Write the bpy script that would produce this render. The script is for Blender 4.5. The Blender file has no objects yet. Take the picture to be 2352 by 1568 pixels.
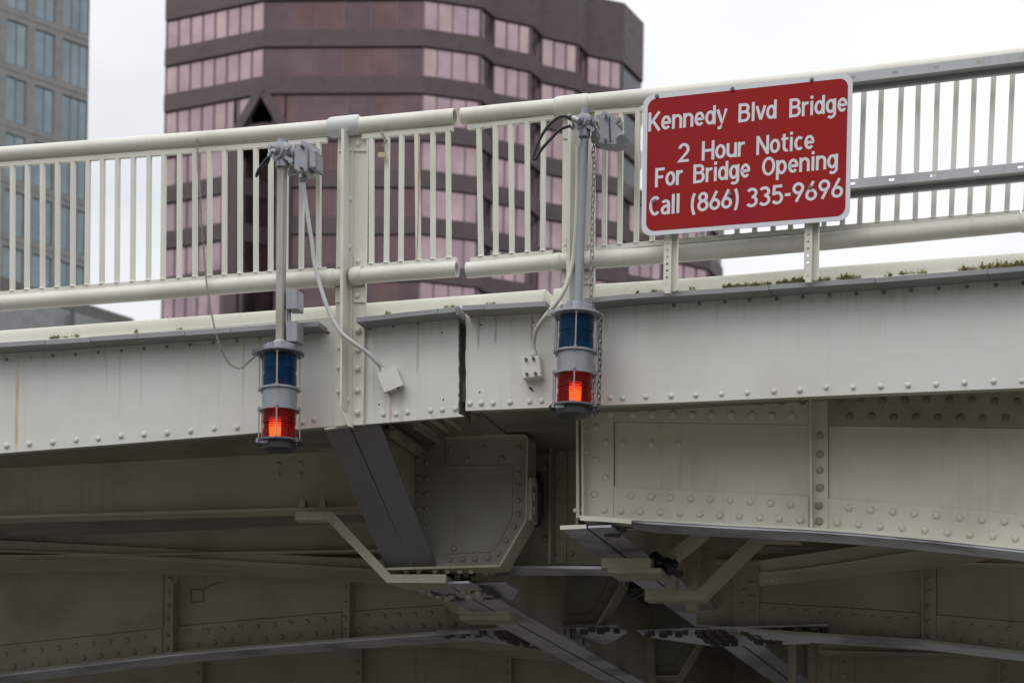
import bpy, bmesh, math, random
from mathutils import Vector, Matrix
R = math.radians
random.seed(7)
S = bpy.context.scene
COL = S.collection

# ---------------------------------------------------------------- camera
FPX, CX, PY = 5750.0, 1176.0, 2340.0          # focal length and principal point in 2352x1568 picture units
YAW, ROLL = math.atan(1713/5750), 0.017
CZ = 2.0
fwd = Vector((-math.sin(YAW), math.cos(YAW), 0))
rgt = Vector((math.cos(YAW), math.sin(YAW), 0))
up = Vector((0, 0, 1))
cr = rgt*math.cos(ROLL) + up*math.sin(ROLL)
cu = up*math.cos(ROLL) - rgt*math.sin(ROLL)
CAM = Vector((0, 0, CZ))
cd = bpy.data.cameras.new("camera"); cam = bpy.data.objects.new("camera", cd); COL.objects.link(cam)
M = Matrix((cr, cu, -fwd)).transposed().to_4x4(); M.translation = CAM
cam.matrix_world = M
cd.sensor_width = 36; cd.lens = 36*FPX/2352
cd.shift_y = (PY-784)/2352
cd.clip_start = 0.5; cd.clip_end = 6000
cd.dof.use_dof = True; cd.dof.focus_distance = 16.4; cd.dof.aperture_fstop = 3.4
S.camera = cam

# ---------------------------------------------------------------- world, sun, exposure
W = bpy.data.worlds.new("World"); S.world = W; W.use_nodes = True
nt = W.node_tree; nt.nodes.clear()
def wn(t, **k):
    n = nt.nodes.new(t)
    for a, b in k.items(): setattr(n, a, b)
    return n
wo = wn('ShaderNodeOutputWorld')
sky = wn('ShaderNodeTexSky', sky_type='NISHITA', sun_disc=False, sun_elevation=R(52), sun_rotation=R(200), dust_density=3.0)
b1 = wn('ShaderNodeBackground'); b1.inputs[1].default_value = 0.10
nt.links.new(sky.outputs[0], b1.inputs[0])
tc = wn('ShaderNodeTexCoord'); mp = wn('ShaderNodeMapping'); mp.inputs['Scale'].default_value = (1.6, 1.6, 4.0)
nz = wn('ShaderNodeTexNoise'); nz.inputs['Scale'].default_value = 2.2; nz.inputs['Detail'].default_value = 6; nz.inputs['Roughness'].default_value = .5
rp = wn('ShaderNodeValToRGB')
rp.color_ramp.elements[0].position = .36; rp.color_ramp.elements[0].color = (.83, .855, .89, 1)
rp.color_ramp.elements[1].position = .66; rp.color_ramp.elements[1].color = (1.06, 1.065, 1.075, 1)
nt.links.new(tc.outputs['Generated'], mp.inputs[0]); nt.links.new(mp.outputs[0], nz.inputs[0]); nt.links.new(nz.outputs[0], rp.inputs[0])
b2 = wn('ShaderNodeBackground'); b2.inputs[1].default_value = 1.0
sx = wn('ShaderNodeSeparateXYZ'); nt.links.new(tc.outputs['Generated'], sx.inputs[0])
gr = wn('ShaderNodeValToRGB'); ge = gr.color_ramp.elements        # overcast: dim towards the horizon, brightest overhead
ge[0].position = 0.0; ge[0].color = (.07, .07, .07, 1); ge[1].position = 1.0; ge[1].color = (.95, .95, .95, 1)
for p_, v_ in ((.10, .09), (.17, .20), (.24, .50), (.32, .52), (.5, .66), (.7, .85)):
    e_ = ge.new(p_); e_.color = (v_, v_, v_, 1)
nt.links.new(sx.outputs[2], gr.inputs[0])
mlt = wn('ShaderNodeMath', operation='MULTIPLY'); mlt.inputs[1].default_value = 2.0
nt.links.new(gr.outputs[0], mlt.inputs[0]); nt.links.new(mlt.outputs[0], b2.inputs[1])
nt.links.new(rp.outputs[0], b2.inputs[0])
mx = wn('ShaderNodeMixShader'); mx.inputs[0].default_value = .88
nt.links.new(b1.outputs[0], mx.inputs[1]); nt.links.new(b2.outputs[0], mx.inputs[2]); nt.links.new(mx.outputs[0], wo.inputs[0])

sl = bpy.data.lights.new("sun", 'SUN'); sl.energy = 0.7; sl.angle = R(30); sl.color = (1, .97, .92)
so = bpy.data.objects.new("sun", sl); COL.objects.link(so)
sd = Vector((-.35, -.62, .95)).normalized()       # towards the sun: behind the camera, to the left, high
so.rotation_euler = sd.to_track_quat('Z', 'Y').to_euler(); so.location = (0, 0, 60)

S.view_settings.view_transform = 'Standard'; S.view_settings.look = 'None'
S.view_settings.exposure = 0.0; S.view_settings.gamma = 1.0
S.render.engine = 'CYCLES'
S.cycles.max_bounces = 8; S.cycles.diffuse_bounces = 5; S.cycles.transmission_bounces = 8; S.cycles.transparent_max_bounces = 8
S.cycles.use_denoising = True
S.cycles.sample_clamp_indirect = 6.0

# ---------------------------------------------------------------- picture point -> place on a wall plane / at a distance
CR = {1: (0, 0, .3662), 2: (516.8, 172.3, .2563), 3: (976.2, 143.6, .2563), 4: (1435.5, 86.1, .4028), 5: (0, 545.5, .3662),
      6: (689, 574.2, .3112), 7: (1148.4, 602.9, .2563), 8: (1607.8, 631.6, .3296), 9: (0, 976.1, .3776), 10: (631.6, 918.7, .2930),
      11: (746.5, 1177.1, .3174), 12: (1148.4, 947.4, .3112), 13: (1378.1, 1177.1, .2685), 14: (1722.6, 1091, .3043),
      15: (890, 918.7, .2197), 16: (344.5, 0, .5127), 17: (574.2, 287.1, .09156), 18: (1205.8, 218.2, .12206), 19: (1234.5, 660.3, .2014),
      20: (1406.8, 1205.8, .2311), 0: (0, 0, 1)}
def K(k, *pts):
    ox, oy, s = CR[k]
    return [(ox+x*s, oy+y*s) for x, y in pts]
def ray(x, y): return cr*((x-CX)/FPX) + cu*((PY-y)/FPX) + fwd
def q(x, y, w):
    d = ray(x, y); return CAM + d*(w/d.y)
def qz(x, y, Z): return CAM + ray(x, y)*Z
def Q(pts, w): return [q(x, y, w) for x, y in pts]
def ppm(x, y, w): return 1.0/(q(x+1, y, w)-q(x, y, w)).length * math.cos(YAW)   # picture units per metre
F = 16.4                                             # distance of the bridge's side face
G1, G2, G3 = F+.70, 20.5, 24.6

# ---------------------------------------------------------------- materials
def newmat(name):
    m = bpy.data.materials.new(name); m.use_nodes = True
    t = m.node_tree; b = t.nodes['Principled BSDF']
    return m, t, b
def nd(t, ty, **k):
    n = t.nodes.new(ty)
    for a, v in k.items(): setattr(n, a, v)
    return n
def mixc(t, fac, a, b, mode='MIX'):
    n = nd(t, 'ShaderNodeMix', data_type='RGBA', blend_type=mode)
    for sock, v in ((n.inputs[0], fac), (n.inputs[6], a), (n.inputs[7], b)):
        if isinstance(v, bpy.types.NodeSocket): t.links.new(v, sock)
        elif isinstance(v, (int, float)): sock.default_value = v
        else: sock.default_value = (*v, 1)
    return n.outputs[2]
def math_(t, op, a, b=None, c=None, clamp=False):
    n = nd(t, 'ShaderNodeMath', operation=op); n.use_clamp = clamp
    for i, v in enumerate((a, b, c)):
        if v is None: continue
        if isinstance(v, bpy.types.NodeSocket): t.links.new(v, n.inputs[i])
        else: n.inputs[i].default_value = v
    return n.outputs[0]
def noise(t, vec, scale, detail=4, rough=.55, sc=None):
    if sc:
        m = nd(t, 'ShaderNodeMapping'); m.inputs['Scale'].default_value = sc
        t.links.new(vec, m.inputs[0]); vec = m.outputs[0]
    n = nd(t, 'ShaderNodeTexNoise'); n.inputs['Scale'].default_value = scale
    n.inputs['Detail'].default_value = detail; n.inputs['Roughness'].default_value = rough
    t.links.new(vec, n.inputs['Vector']); return n.outputs[0]
def ramp(t, f, p0, p1):
    n = nd(t, 'ShaderNodeMapRange', interpolation_type='SMOOTHSTEP')
    t.links.new(f, n.inputs[0]); n.inputs[1].default_value = p0; n.inputs[2].default_value = p1
    return n.outputs[0]
def paint(name, col, dirt=(.34, .31, .22), amt=.25, rough=.5, streak=.3, bump=.05, fine=.5, spots=.0, streaks=(), drips=None, metallic=0, rustspots=0.0):
    m, t, b = newmat(name)
    g = nd(t, 'ShaderNodeNewGeometry').outputs['Position']
    big = ramp(t, noise(t, g, 1.7, 5), .42, .75)
    c = mixc(t, math_(t, 'MULTIPLY', big, amt), col, dirt)
    if streak:
        st = ramp(t, noise(t, g, 1, 4, .6, sc=(22, 22, .7)), .5, .78)
        st2 = ramp(t, noise(t, g, .9, 2), .35, .7)
        c = mixc(t, math_(t, 'MULTIPLY', math_(t, 'MULTIPLY', st, st2), streak), c, [x*.75 for x in dirt])
    fn = noise(t, g, 90, 3)
    c = mixc(t, math_(t, 'MULTIPLY', ramp(t, fn, .55, .8), fine*.3), c, [x*.62 for x in col])
    if spots:
        sp = ramp(t, noise(t, g, 14, 5, .7), .67, .76)
        c = mixc(t, math_(t, 'MULTIPLY', sp, spots), c, (.16, .13, .07))
    if rustspots:
        sp = ramp(t, noise(t, g, 9, 5, .7), .70, .76)
        c = mixc(t, math_(t, 'MULTIPLY', sp, rustspots), c, (.28, .10, .03))
    if drips:
        x1_, z1_, x2_, z2_ = drips; sl_ = (z2_-z1_)/(x2_-x1_)
        xyz = nd(t, 'ShaderNodeSeparateXYZ'); t.links.new(g, xyz.inputs[0])
        top_ = math_(t, 'MULTIPLY_ADD', xyz.outputs[0], sl_, z1_-sl_*x1_); below = math_(t, 'SUBTRACT', top_, xyz.outputs[2])
        reach = math_(t, 'MULTIPLY', ramp(t, noise(t, g, 1, 4, .65, sc=(26, 1, .01)), .42, .8), .24)
        mk = ramp(t, math_(t, 'SUBTRACT', below, reach), .06, -.06)
        c = mixc(t, math_(t, 'MULTIPLY', mk, .22), c, (.32, .30, .22))
    if streaks:
        xyz = nd(t, 'ShaderNodeSeparateXYZ'); t.links.new(g, xyz.inputs[0])
        wob = math_(t, 'MULTIPLY', math_(t, 'SUBTRACT', noise(t, g, 5, 3), .5), .02)
        for (x0, z1, z0, w, colr, k) in streaks:
            dx = math_(t, 'ABSOLUTE', math_(t, 'ADD', math_(t, 'SUBTRACT', xyz.outputs[0], x0), wob))
            mk = ramp(t, dx, w, w*.15)
            top = ramp(t, xyz.outputs[2], z1+.01, z1-.02); bot = ramp(t, xyz.outputs[2], z0-.02, z0+.15*(z1-z0))
            mk = math_(t, 'MULTIPLY', math_(t, 'MULTIPLY', mk, top), math_(t, 'MULTIPLY', bot, k))
            mk = math_(t, 'MULTIPLY', mk, ramp(t, noise(t, g, 12, 4, sc=(1, 1, .3)), .25, .6))
            c = mixc(t, mk, c, colr)
    t.links.new(c, b.inputs['Base Color'])
    b.inputs['Metallic'].default_value = metallic
    t.links.new(math_(t, 'ADD', math_(t, 'MULTIPLY', big, .15), rough), b.inputs['Roughness'])
    if bump:
        bp = nd(t, 'ShaderNodeBump'); bp.inputs['Strength'].default_value = bump; bp.inputs['Distance'].default_value = .01
        t.links.new(math_(t, 'ADD', noise(t, g, 30, 4), math_(t, 'MULTIPLY', noise(t, g, 2.2, 2), 3.0)), bp.inputs['Height']); t.links.new(bp.outputs[0], b.inputs['Normal'])
    return m
CREAM = (.73, .715, .63)
ORG, RED_, BRN = (.50, .30, .10), (.36, .12, .06), (.30, .22, .12)
def stk(x, y1, y0, w, col, k):
    a, bb = q(x, y1, F), q(x, y0, F)
    return (a.x, a.z, bb.z, w, col, k)
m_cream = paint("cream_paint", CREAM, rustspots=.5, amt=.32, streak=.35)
m_creamd = paint("dirt_and_shade_cream_paint", (.44, .43, .36), dirt=(.22, .21, .16), amt=.7, streak=.3, rustspots=.4, spots=.5)  # dirty cream, darkened further in colour for the shadowed top of the front girder
m_rail = paint("cream_rail_paint", (.70, .685, .62), dirt=(.42, .38, .28), amt=.35, streak=.25, rough=.42, rustspots=.9, spots=.35)
m_fasc = paint("cream_side_plate_paint", (.66, .66, .62), dirt=(.45, .43, .34), amt=.30, streak=.28, fine=.3, streaks=[
    stk(41, 806, 1040, .022, ORG, .8), stk(898, 902, 972, .016, RED_, .75), stk(922, 898, 968, .03, BRN, .45), stk(886, 895, 970, .02, BRN, .35),
    stk(961, 742, 860, .013, BRN, .5), stk(1100, 725, 800, .013, BRN, .7), stk(1139, 722, 790, .012, BRN, .7), stk(1222, 716, 790, .010, BRN, .8),
    stk(862, 700, 950, .012, BRN, .35), stk(276, 815, 960, .012, BRN, .3), stk(325, 815, 930, .014, BRN, .25), stk(245, 812, 900, .012, BRN, .25),
    stk(560, 790, 900, .012, BRN, .25), stk(1390, 705, 760, .03, BRN, .3)], spots=.12, drips=(q(0, 806, F).x, q(0, 800, F).z, q(2352, 638, F).x, q(2352, 634, F).z))
m_curb = paint("cream_curb_paint", (.85, .83, .73), dirt=(.55, .5, .33), amt=.3, streak=.3, rough=.45, spots=.25)
m_innerd = paint("shade_darkened_frame_paint", (.33, .325, .28), dirt=(.18, .16, .11), amt=.5, streak=.3, rough=.6, rustspots=.5, spots=.3)  # inner paint with the shade on the lock frames put into its colour
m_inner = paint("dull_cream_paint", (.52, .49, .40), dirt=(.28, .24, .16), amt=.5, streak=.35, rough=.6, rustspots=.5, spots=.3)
m_ledge = paint("weathered_grey_ledge", (.30, .30, .31), dirt=(.17, .17, .18), amt=.5, streak=.0, rough=.7, fine=1)
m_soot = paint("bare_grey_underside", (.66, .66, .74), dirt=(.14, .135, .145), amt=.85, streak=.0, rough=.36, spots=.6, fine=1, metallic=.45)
m_grey = paint("silver_grey_paint", (.30, .315, .345), dirt=(.15, .16, .18), amt=.4, streak=.1, rough=.38, metallic=.35, fine=.6, bump=.1)
m_dgrey = paint("dark_grey_paint", (.12, .125, .14), dirt=(.07, .07, .08), amt=.4, streak=.1, rough=.45, metallic=.3)
m_lgrey = paint("light_grey_conduit", (.56, .57, .56), dirt=(.35, .35, .32), amt=.3, streak=.0, rough=.5)
m_galv = paint("galvanised_steel", (.40, .41, .42), dirt=(.22, .22, .23), amt=.8, streak=.25, rough=.45, metallic=.6, fine=1)
m_galvp = paint("old_galvanised_pole", (.38, .37, .34), dirt=(.26, .23, .17), amt=.8, streak=.3, rough=.5, metallic=.3, rustspots=.6, fine=1)
m_black = paint("black_rubber", (.018, .018, .02), dirt=(.03, .03, .03), amt=.3, streak=0, rough=.4, fine=0)
m_hole = paint("dark_hole", (.01, .01, .01), dirt=(.01, .01, .01), amt=0, streak=0, rough=.9, fine=0, bump=0)
m_bolt = paint("bolt_steel", (.16, .155, .15), dirt=(.1, .09, .07), amt=.5, streak=0, rough=.4, metallic=.7)
m_rust = paint("rusty_steel", (.22, .09, .035), dirt=(.10, .04, .02), amt=.5, streak=0, rough=.8)
m_brass = paint("stained_brass", (.50, .40, .26), dirt=(.30, .15, .06), amt=.7, streak=0, rough=.5)
m_chain = paint("dull_chain_steel", (.36, .35, .31), dirt=(.22, .17, .11), amt=.6, streak=0, rough=.5, metallic=.5)
m_sred = paint("red_sign_sheeting", (.315, .009, .007), dirt=(.27, .006, .030), amt=.8, streak=.05, rough=.45, fine=.0, bump=.01)
m_sred.node_tree.nodes["Principled BSDF"].inputs["Specular IOR Level"].default_value = .18
m_swht = paint("white_sign_sheeting", (.66, .68, .72), dirt=(.5, .5, .5), amt=.15, streak=.05, rough=.4, fine=.1, bump=.0)
m_deck = paint("dark_deck_steel", (.30, .29, .25), dirt=(.14, .13, .10), amt=.5, streak=0, rough=.8)
m_gran = paint("brown_granite", (.118, .082, .084), dirt=(.085, .058, .061), amt=.5, streak=0, rough=.55, fine=0, bump=0)
m_ggran = paint("grey_granite", (.30, .27, .235), dirt=(.20, .18, .16), amt=.6, streak=0, rough=.6, fine=0, bump=0)
m_conc = paint("grey_concrete", (.33, .33, .34), dirt=(.2, .2, .2), amt=.5, streak=.0, rough=.8, fine=0)
def glass(name, col, metal=.75, rough=.12, em=None):
    m, t, b = newmat(name)
    g = nd(t, 'ShaderNodeNewGeometry').outputs['Position']
    n = noise(t, g, .5, 3)
    c = mixc(t, ramp(t, n, .35, .7), [x*.86 for x in col], [min(1, x*1.08) for x in col])
    t.links.new(c, b.inputs['Base Color']); b.inputs['Metallic'].default_value = metal; b.inputs['Roughness'].default_value = rough
    return m
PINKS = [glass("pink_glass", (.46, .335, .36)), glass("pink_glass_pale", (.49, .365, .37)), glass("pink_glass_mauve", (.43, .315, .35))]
DARKREFL = [glass("dark_reflection_glass", (.15, .10, .105)), glass("dark_reflection_glass_red", (.155, .098, .095)), glass("dark_reflection_glass_deep", (.13, .092, .103))]  # darker panes: reflected buildings painted into the glass colour
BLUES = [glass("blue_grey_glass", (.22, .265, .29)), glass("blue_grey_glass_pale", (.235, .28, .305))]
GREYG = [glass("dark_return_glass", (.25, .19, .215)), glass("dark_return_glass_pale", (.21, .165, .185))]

def lensmat(name, col, dark):
    m, t, b = newmat(name)
    g = nd(t, 'ShaderNodeNewGeometry').outputs['Position']
    n = ramp(t, noise(t, g, 9, 3), .35, .7)
    t.links.new(mixc(t, n, dark, col), b.inputs['Base Color'])
    b.inputs['Transmission Weight'].default_value = .72; b.inputs['Specular IOR Level'].default_value = .35
    b.inputs['Roughness'].default_value = .09; b.inputs['IOR'].default_value = 1.25
    b.inputs['Coat Weight'].default_value = .25; b.inputs['Coat Roughness'].default_value = .05
    return m
m_blens = lensmat("blue_lens_glass", (.0005, .12, .31), (.0005, .065, .18))
m_rlens = lensmat("red_lens_glass", (.42, .006, .002), (.24, .003, .001))
m_bulb, _t, _b = newmat("lit_lamp_glow")
_g = nd(_t, 'ShaderNodeTexCoord').outputs['Generated']; _s = nd(_t, 'ShaderNodeSeparateXYZ'); _t.links.new(_g, _s.inputs[0])
_r = ramp(_t, math_(_t, 'ADD', _s.outputs[2], math_(_t, 'MULTIPLY', math_(_t, 'SUBTRACT', noise(_t, _g, 3, 2), .5), .5)), 1.0, .35)
_c = mixc(_t, _r, (1, .16, .008), (1, .72, .10)); _b.inputs['Base Color'].default_value = (1, .3, .05, 1); _t.links.new(_c, _b.inputs['Emission Color']); _t.links.new(math_(_t, 'MULTIPLY_ADD', _r, 3.6, 2.0), _b.inputs['Emission Strength'])
m_water, t, b = newmat("river_water")
g = nd(t, 'ShaderNodeNewGeometry').outputs['Position']
b.inputs['Base Color'].default_value = (.085, .083, .064, 1); b.inputs['Roughness'].default_value = .12
bp = nd(t, 'ShaderNodeBump'); bp.inputs['Strength'].default_value = .6; bp.inputs['Distance'].default_value = .15
t.links.new(noise(t, g, .9, 5), bp.inputs['Height']); t.links.new(bp.outputs[0], b.inputs['Normal'])
m_moss, t, b = newmat("moss")
g = nd(t, 'ShaderNodeNewGeometry').outputs['Position']
t.links.new(mixc(t, ramp(t, noise(t, g, 35, 3), .35, .65), (.20, .20, .05), (.44, .42, .20)), b.inputs['Base Color']); b.inputs['Roughness'].default_value = .9

# ---------------------------------------------------------------- object helpers
def tag(o, label=None, cat=None, group=None, kind=None):
    if label: o['label'] = label
    if cat: o['category'] = cat
    if group: o['group'] = group
    if kind: o['kind'] = kind
    return o
def thing(name, loc, label, cat, group=None):
    o = bpy.data.objects.new(name, None); COL.objects.link(o); o.location = loc; o.empty_display_size = .2
    return tag(o, label, cat, group)
def rootloc(p):
    v = Vector((0, 0, 0))
    while p is not None: v += p.location; p = p.parent
    return v
def obj(name, bm, mats, parent=None, smooth=None, label=None):
    me = bpy.data.meshes.new(name)
    off = rootloc(parent)
    bmesh.ops.remove_doubles(bm, verts=bm.verts, dist=1e-6)
    bmesh.ops.recalc_face_normals(bm, faces=bm.faces)
    for v in bm.verts: v.co -= off
    bm.to_mesh(me); bm.free()
    for m in (mats if isinstance(mats, (list, tuple)) else [mats]): me.materials.append(m)
    o = bpy.data.objects.new(name, me); COL.objects.link(o)
    if parent is not None: o.parent = parent
    if smooth:
        me.shade_smooth()
        try: me.set_sharp_from_angle(angle=R(smooth))
        except Exception: pass
    if label: o['label'] = label
    return o
def B(): return bmesh.new()
def each(name, bm, mats, parent=None, smooth=None):
    """one object per connected piece"""
    bm.verts.index_update(); seen = set(); res = []
    for v0 in bm.verts:
        if v0 in seen: continue
        st = [v0]; seen.add(v0); comp = [v0]
        while st:
            v = st.pop()
            for e in v.link_edges:
                o = e.other_vert(v)
                if o not in seen: seen.add(o); st.append(o); comp.append(o)
        nb = bmesh.new(); mp_ = {v: nb.verts.new(v.co) for v in comp}
        fs = {f for v in comp for f in v.link_faces}
        for f in sorted(fs, key=lambda f: f.index):
            try: nf = nb.faces.new([mp_[v] for v in f.verts]); nf.material_index = f.material_index
            except ValueError: pass
        res.append(obj(name, nb, mats, parent, smooth))
    bm.free(); return res
def prism(bm, a, b, mi=0):
    va = [bm.verts.new(p) for p in a]; vb = [bm.verts.new(p) for p in b]; n = len(a)
    fs = [bm.faces.new(va), bm.faces.new(vb[::-1])]
    for i in range(n): fs.append(bm.faces.new((va[i], vb[i], vb[(i+1) % n], va[(i+1) % n])))
    for f in fs: f.material_index = mi
    return fs
def ext(bm, pts, w0, w1, mi=0):
    a = Q(pts, w0); prism(bm, a, [p+Vector((0, w1-w0, 0)) for p in a], mi)
def rect(bm, x0, y0, x1, y1, w0, w1): ext(bm, [(x0, y0), (x1, y0), (x1, y1), (x0, y1)], w0, w1)
def sweep(bm, path, prof, mi=0):
    rings = [[bm.verts.new(p+Vector((0, dy, dz))) for dy, dz in prof] for p in path]
    n = len(prof)
    for a, b in zip(rings, rings[1:]):
        for i in range(n): bm.faces.new((a[i], b[i], b[(i+1) % n], a[(i+1) % n])).material_index = mi
    bm.faces.new(rings[0]).material_index = mi; bm.faces.new(rings[-1][::-1]).material_index = mi
def frames(path, closed=False):
    out = []; n = len(path); prev = None
    for i in range(n):
        a = path[i-1] if (i > 0 or closed) else path[i]; c = path[(i+1) % n] if (i < n-1 or closed) else path[i]
        t = (c-a).normalized()
        if prev is None:
            u = t.cross(Vector((0, 0, 1)));
            if u.length < .2: u = t.cross(Vector((0, 1, 0)))
            u.normalize()
        else:
            u = (prev - t*prev.dot(t)).normalized()
        prev = u; out.append((t, u, t.cross(u)))
    return out
def tube(bm, path, r, n=14, closed=False, caps=True, ri=None, mi=0):
    fr = frames(path, closed); rr = r if isinstance(r, (list, tuple)) else [r]*len(path)
    def mk(sc):
        return [[bm.verts.new(p + (u*math.cos(2*math.pi*k/n) + v*math.sin(2*math.pi*k/n))*R_*sc) for k in range(n)] for p, (t, u, v), R_ in zip(path, fr, rr)]
    def skin(rs):
        ps = list(zip(rs, rs[1:])) + ([(rs[-1], rs[0])] if closed else [])
        for a, b in ps:
            for k in range(n): bm.faces.new((a[k], a[(k+1) % n], b[(k+1) % n], b[k])).material_index = mi
    o = mk(1); skin(o)
    if ri:
        inn = mk(ri); skin(inn)
        for a, b in ((o[0], inn[0]), (o[-1], inn[-1])):
            for k in range(n): bm.faces.new((a[k], a[(k+1) % n], b[(k+1) % n], b[k]))
    elif caps and not closed:
        bm.faces.new(o[0][::-1]); bm.faces.new(o[-1])
def spline(pts, sub=6):
    P = [pts[0]]+list(pts)+[pts[-1]]; out = []
    for i in range(1, len(P)-2):
        p0, p1, p2, p3 = P[i-1:i+3]
        for k in range(sub):
            t = k/sub
            out.append(.5*((2*p1)+(p2-p0)*t+(2*p0-5*p1+4*p2-p3)*t*t+(3*p1-p0-3*p2+p3)*t**3))
    out.append(pts[-1]); return out
def lathe(bm, base, axis, prof, n=40, mi=0):
    axis = axis.normalized(); u = axis.orthogonal().normalized(); v = axis.cross(u)
    rings = []
    for t, r in prof:
        c = base+axis*t
        rings.append([bm.verts.new(c+(u*math.cos(2*math.pi*k/n)+v*math.sin(2*math.pi*k/n))*r) for k in range(n)])
    for a, b in zip(rings, rings[1:]):
        for k in range(n): bm.faces.new((a[k], a[(k+1) % n], b[(k+1) % n], b[k])).material_index = mi
    bm.faces.new(rings[0][::-1]).material_index = mi; bm.faces.new(rings[-1]).material_index = mi
def cyl(bm, a, b, r, n=14, mi=0): lathe(bm, a, b-a, [(0, r), ((b-a).length, r)], n, mi)
def boxv(bm, c, ax, ay, az, mi=0):
    a = [c+ax*sx+ay*sy-az for sx, sy in ((-1, -1), (1, -1), (1, 1), (-1, 1))]
    prism(bm, a, [p+az*2 for p in a], mi)
def box(bm, x0, x1, y0, y1, z0, z1, mi=0):
    a = [Vector((x, y, z0)) for x, y in ((x0, y0), (x1, y0), (x1, y1), (x0, y1))]
    prism(bm, a, [Vector((p.x, p.y, z1)) for p in a], mi)
def beam(bm, a, b, side, wid, thick, mi=0):
    """flat bar from a to b; side = across direction, wid = half width, thick = half thickness"""
    t = (b-a).normalized(); s = (side - t*side.dot(t)).normalized(); n = t.cross(s)
    A = [a+s*i*wid+n*j*thick for i, j in ((-1, -1), (1, -1), (1, 1), (-1, 1))]
    prism(bm, A, [p+(b-a) for p in A], mi)
def sphere(bm, c, r, sc=(1, 1, 1), mi=0):
    ret = bmesh.ops.create_uvsphere(bm, u_segments=18, v_segments=12, radius=r)
    for v in ret['verts']: v.co = Vector((v.co.x*sc[0], v.co.y*sc[1], v.co.z*sc[2]))+c
    for v in ret['verts']:
        for f in v.link_faces: f.material_index = mi

# rivets: domed heads collected per leaf, the biggest ones become objects
def dome_mesh(mat):
    bm = B(); prof = [(0, 1.0), (.16, 1.0), (.44, .88), (.66, .62), (.77, .3), (.79, .02)]
    lathe(bm, Vector((0, 0, 0)), Vector((0, -1, 0)), prof, 12)
    me = bpy.data.meshes.new("rivet"); bmesh.ops.recalc_face_normals(bm, faces=bm.faces); bm.to_mesh(me); bm.free(); me.materials.append(mat); me.shade_smooth()
    me.set_sharp_from_angle(angle=R(70)); return me
m_grime_shade = paint("grime_and_shade_cream_paint", (.27, .255, .20), dirt=(.10, .08, .05), amt=.6, streak=0, rough=.7)  # grime plus painted-in shade, for rivets under overhangs and the gap ends
DOME = {id(m): dome_mesh(m) for m in (m_grime_shade, m_creamd, m_innerd, m_fasc, m_cream, m_inner, m_rail)}
RIV = {}
def riv(leaf, part, mat, pts, w, rpx):
    for x, y in pts:
        p = q(x, y, w); p.x += random.uniform(-.002, .002)
        RIV.setdefault(leaf.name, []).append((rpx*random.uniform(.95, 1.05), p, part, mat, ppm(x, y, w), leaf))
def flush_rivets(limit=99):
    for ln, L in RIV.items():
        L.sort(key=lambda a: -a[0]); rest = {}
        for i, (rpx, p, part, mat, s, leaf) in enumerate(L):
            r = rpx/s
            if i < limit:
                o = bpy.data.objects.new("rivet", DOME[id(mat)]); COL.objects.link(o); o.parent = part
                o.location = p-rootloc(part); o.scale = (r, r, r); o.rotation_euler = (0, random.uniform(0, 6), 0)
            else: rest.setdefault('r', []).append((p, r, mat, leaf))
        for L2 in rest.values():
            bm = B(); mats = []
            for p, r, mat, leaf in L2:
                if mat not in mats: mats.append(mat)
                lathe(bm, p, Vector((0, -1, 0)), [(0, r), (.12*r, r), (.38*r, .88*r), (.58*r, .62*r), (.69*r, .25*r)], 10, mats.index(mat))
            tag(obj("rivet", bm, mats, L2[0][3], smooth=60), kind='stuff')

def lin(*pts):
    def f(x):
        for (xa, ya), (xb, yb) in zip(pts, pts[1:]):
            if x <= xb or (xb, yb) == pts[-1]: return ya+(yb-ya)*(x-xa)/(xb-xa)
    return f

# ================================================================ SETTING
bm = B(); box(bm, -2500, 2500, -1500, 4000, -1.0, 0.0)
tag(obj("river", bm, m_water), kind='structure')

# ================================================================ BRIDGE LEAVES
lleaf = thing("bridge_leaf", q(700, 1000, F+4), "riveted cream bridge leaf whose side plate runs to the gap under the rusty padlock", "bridge leaf", "two leaves of the opening bridge")
rleaf = thing("bridge_leaf", q(1700, 1000, F+4), "riveted cream bridge leaf with the arched girder below the red sign", "bridge leaf", "two leaves of the opening bridge")

# -- side plates
def plate(leaf, pts, name="side_plate", w0=F, th=.02, mat=None, label=None):
    bm = B(); ext(bm, pts, w0, w0+th); return obj(name, bm, mat or m_fasc, leaf, label=label)
fa = plate(lleaf, [(-120, 800), (775, 728), (775, 977.3), (586, 994), (300, 1017), (0, 1040.5), (-120, 1049.5)])
def ragged(x0, y0, x1, y1, n, a):
    return [(x0+(x1-x0)*i/n+random.uniform(-a, a), y0+(y1-y0)*i/n) for i in range(n+1)]
fb = plate(lleaf, [(833, 728), (1053.5, 716)]+ragged(1053.5, 724, 1053, 950, 26, 1.1)+[(1062, 953), (1066, 955.5), (1046, 957), (833, 974.6)])
fc = plate(rleaf, [(1069, 712)]+ragged(1070.5, 722, 1070, 930, 14, 1.6)+[(1069, 943), (1292, 934), (1292, 702), (1069, 712)][:-1])
fd = plate(rleaf, [(1372, 692), (2480, 612), (2480, 885), (2352, 890.4), (1990, 904.5), (1608, 921.6), (1372, 931)])
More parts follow.
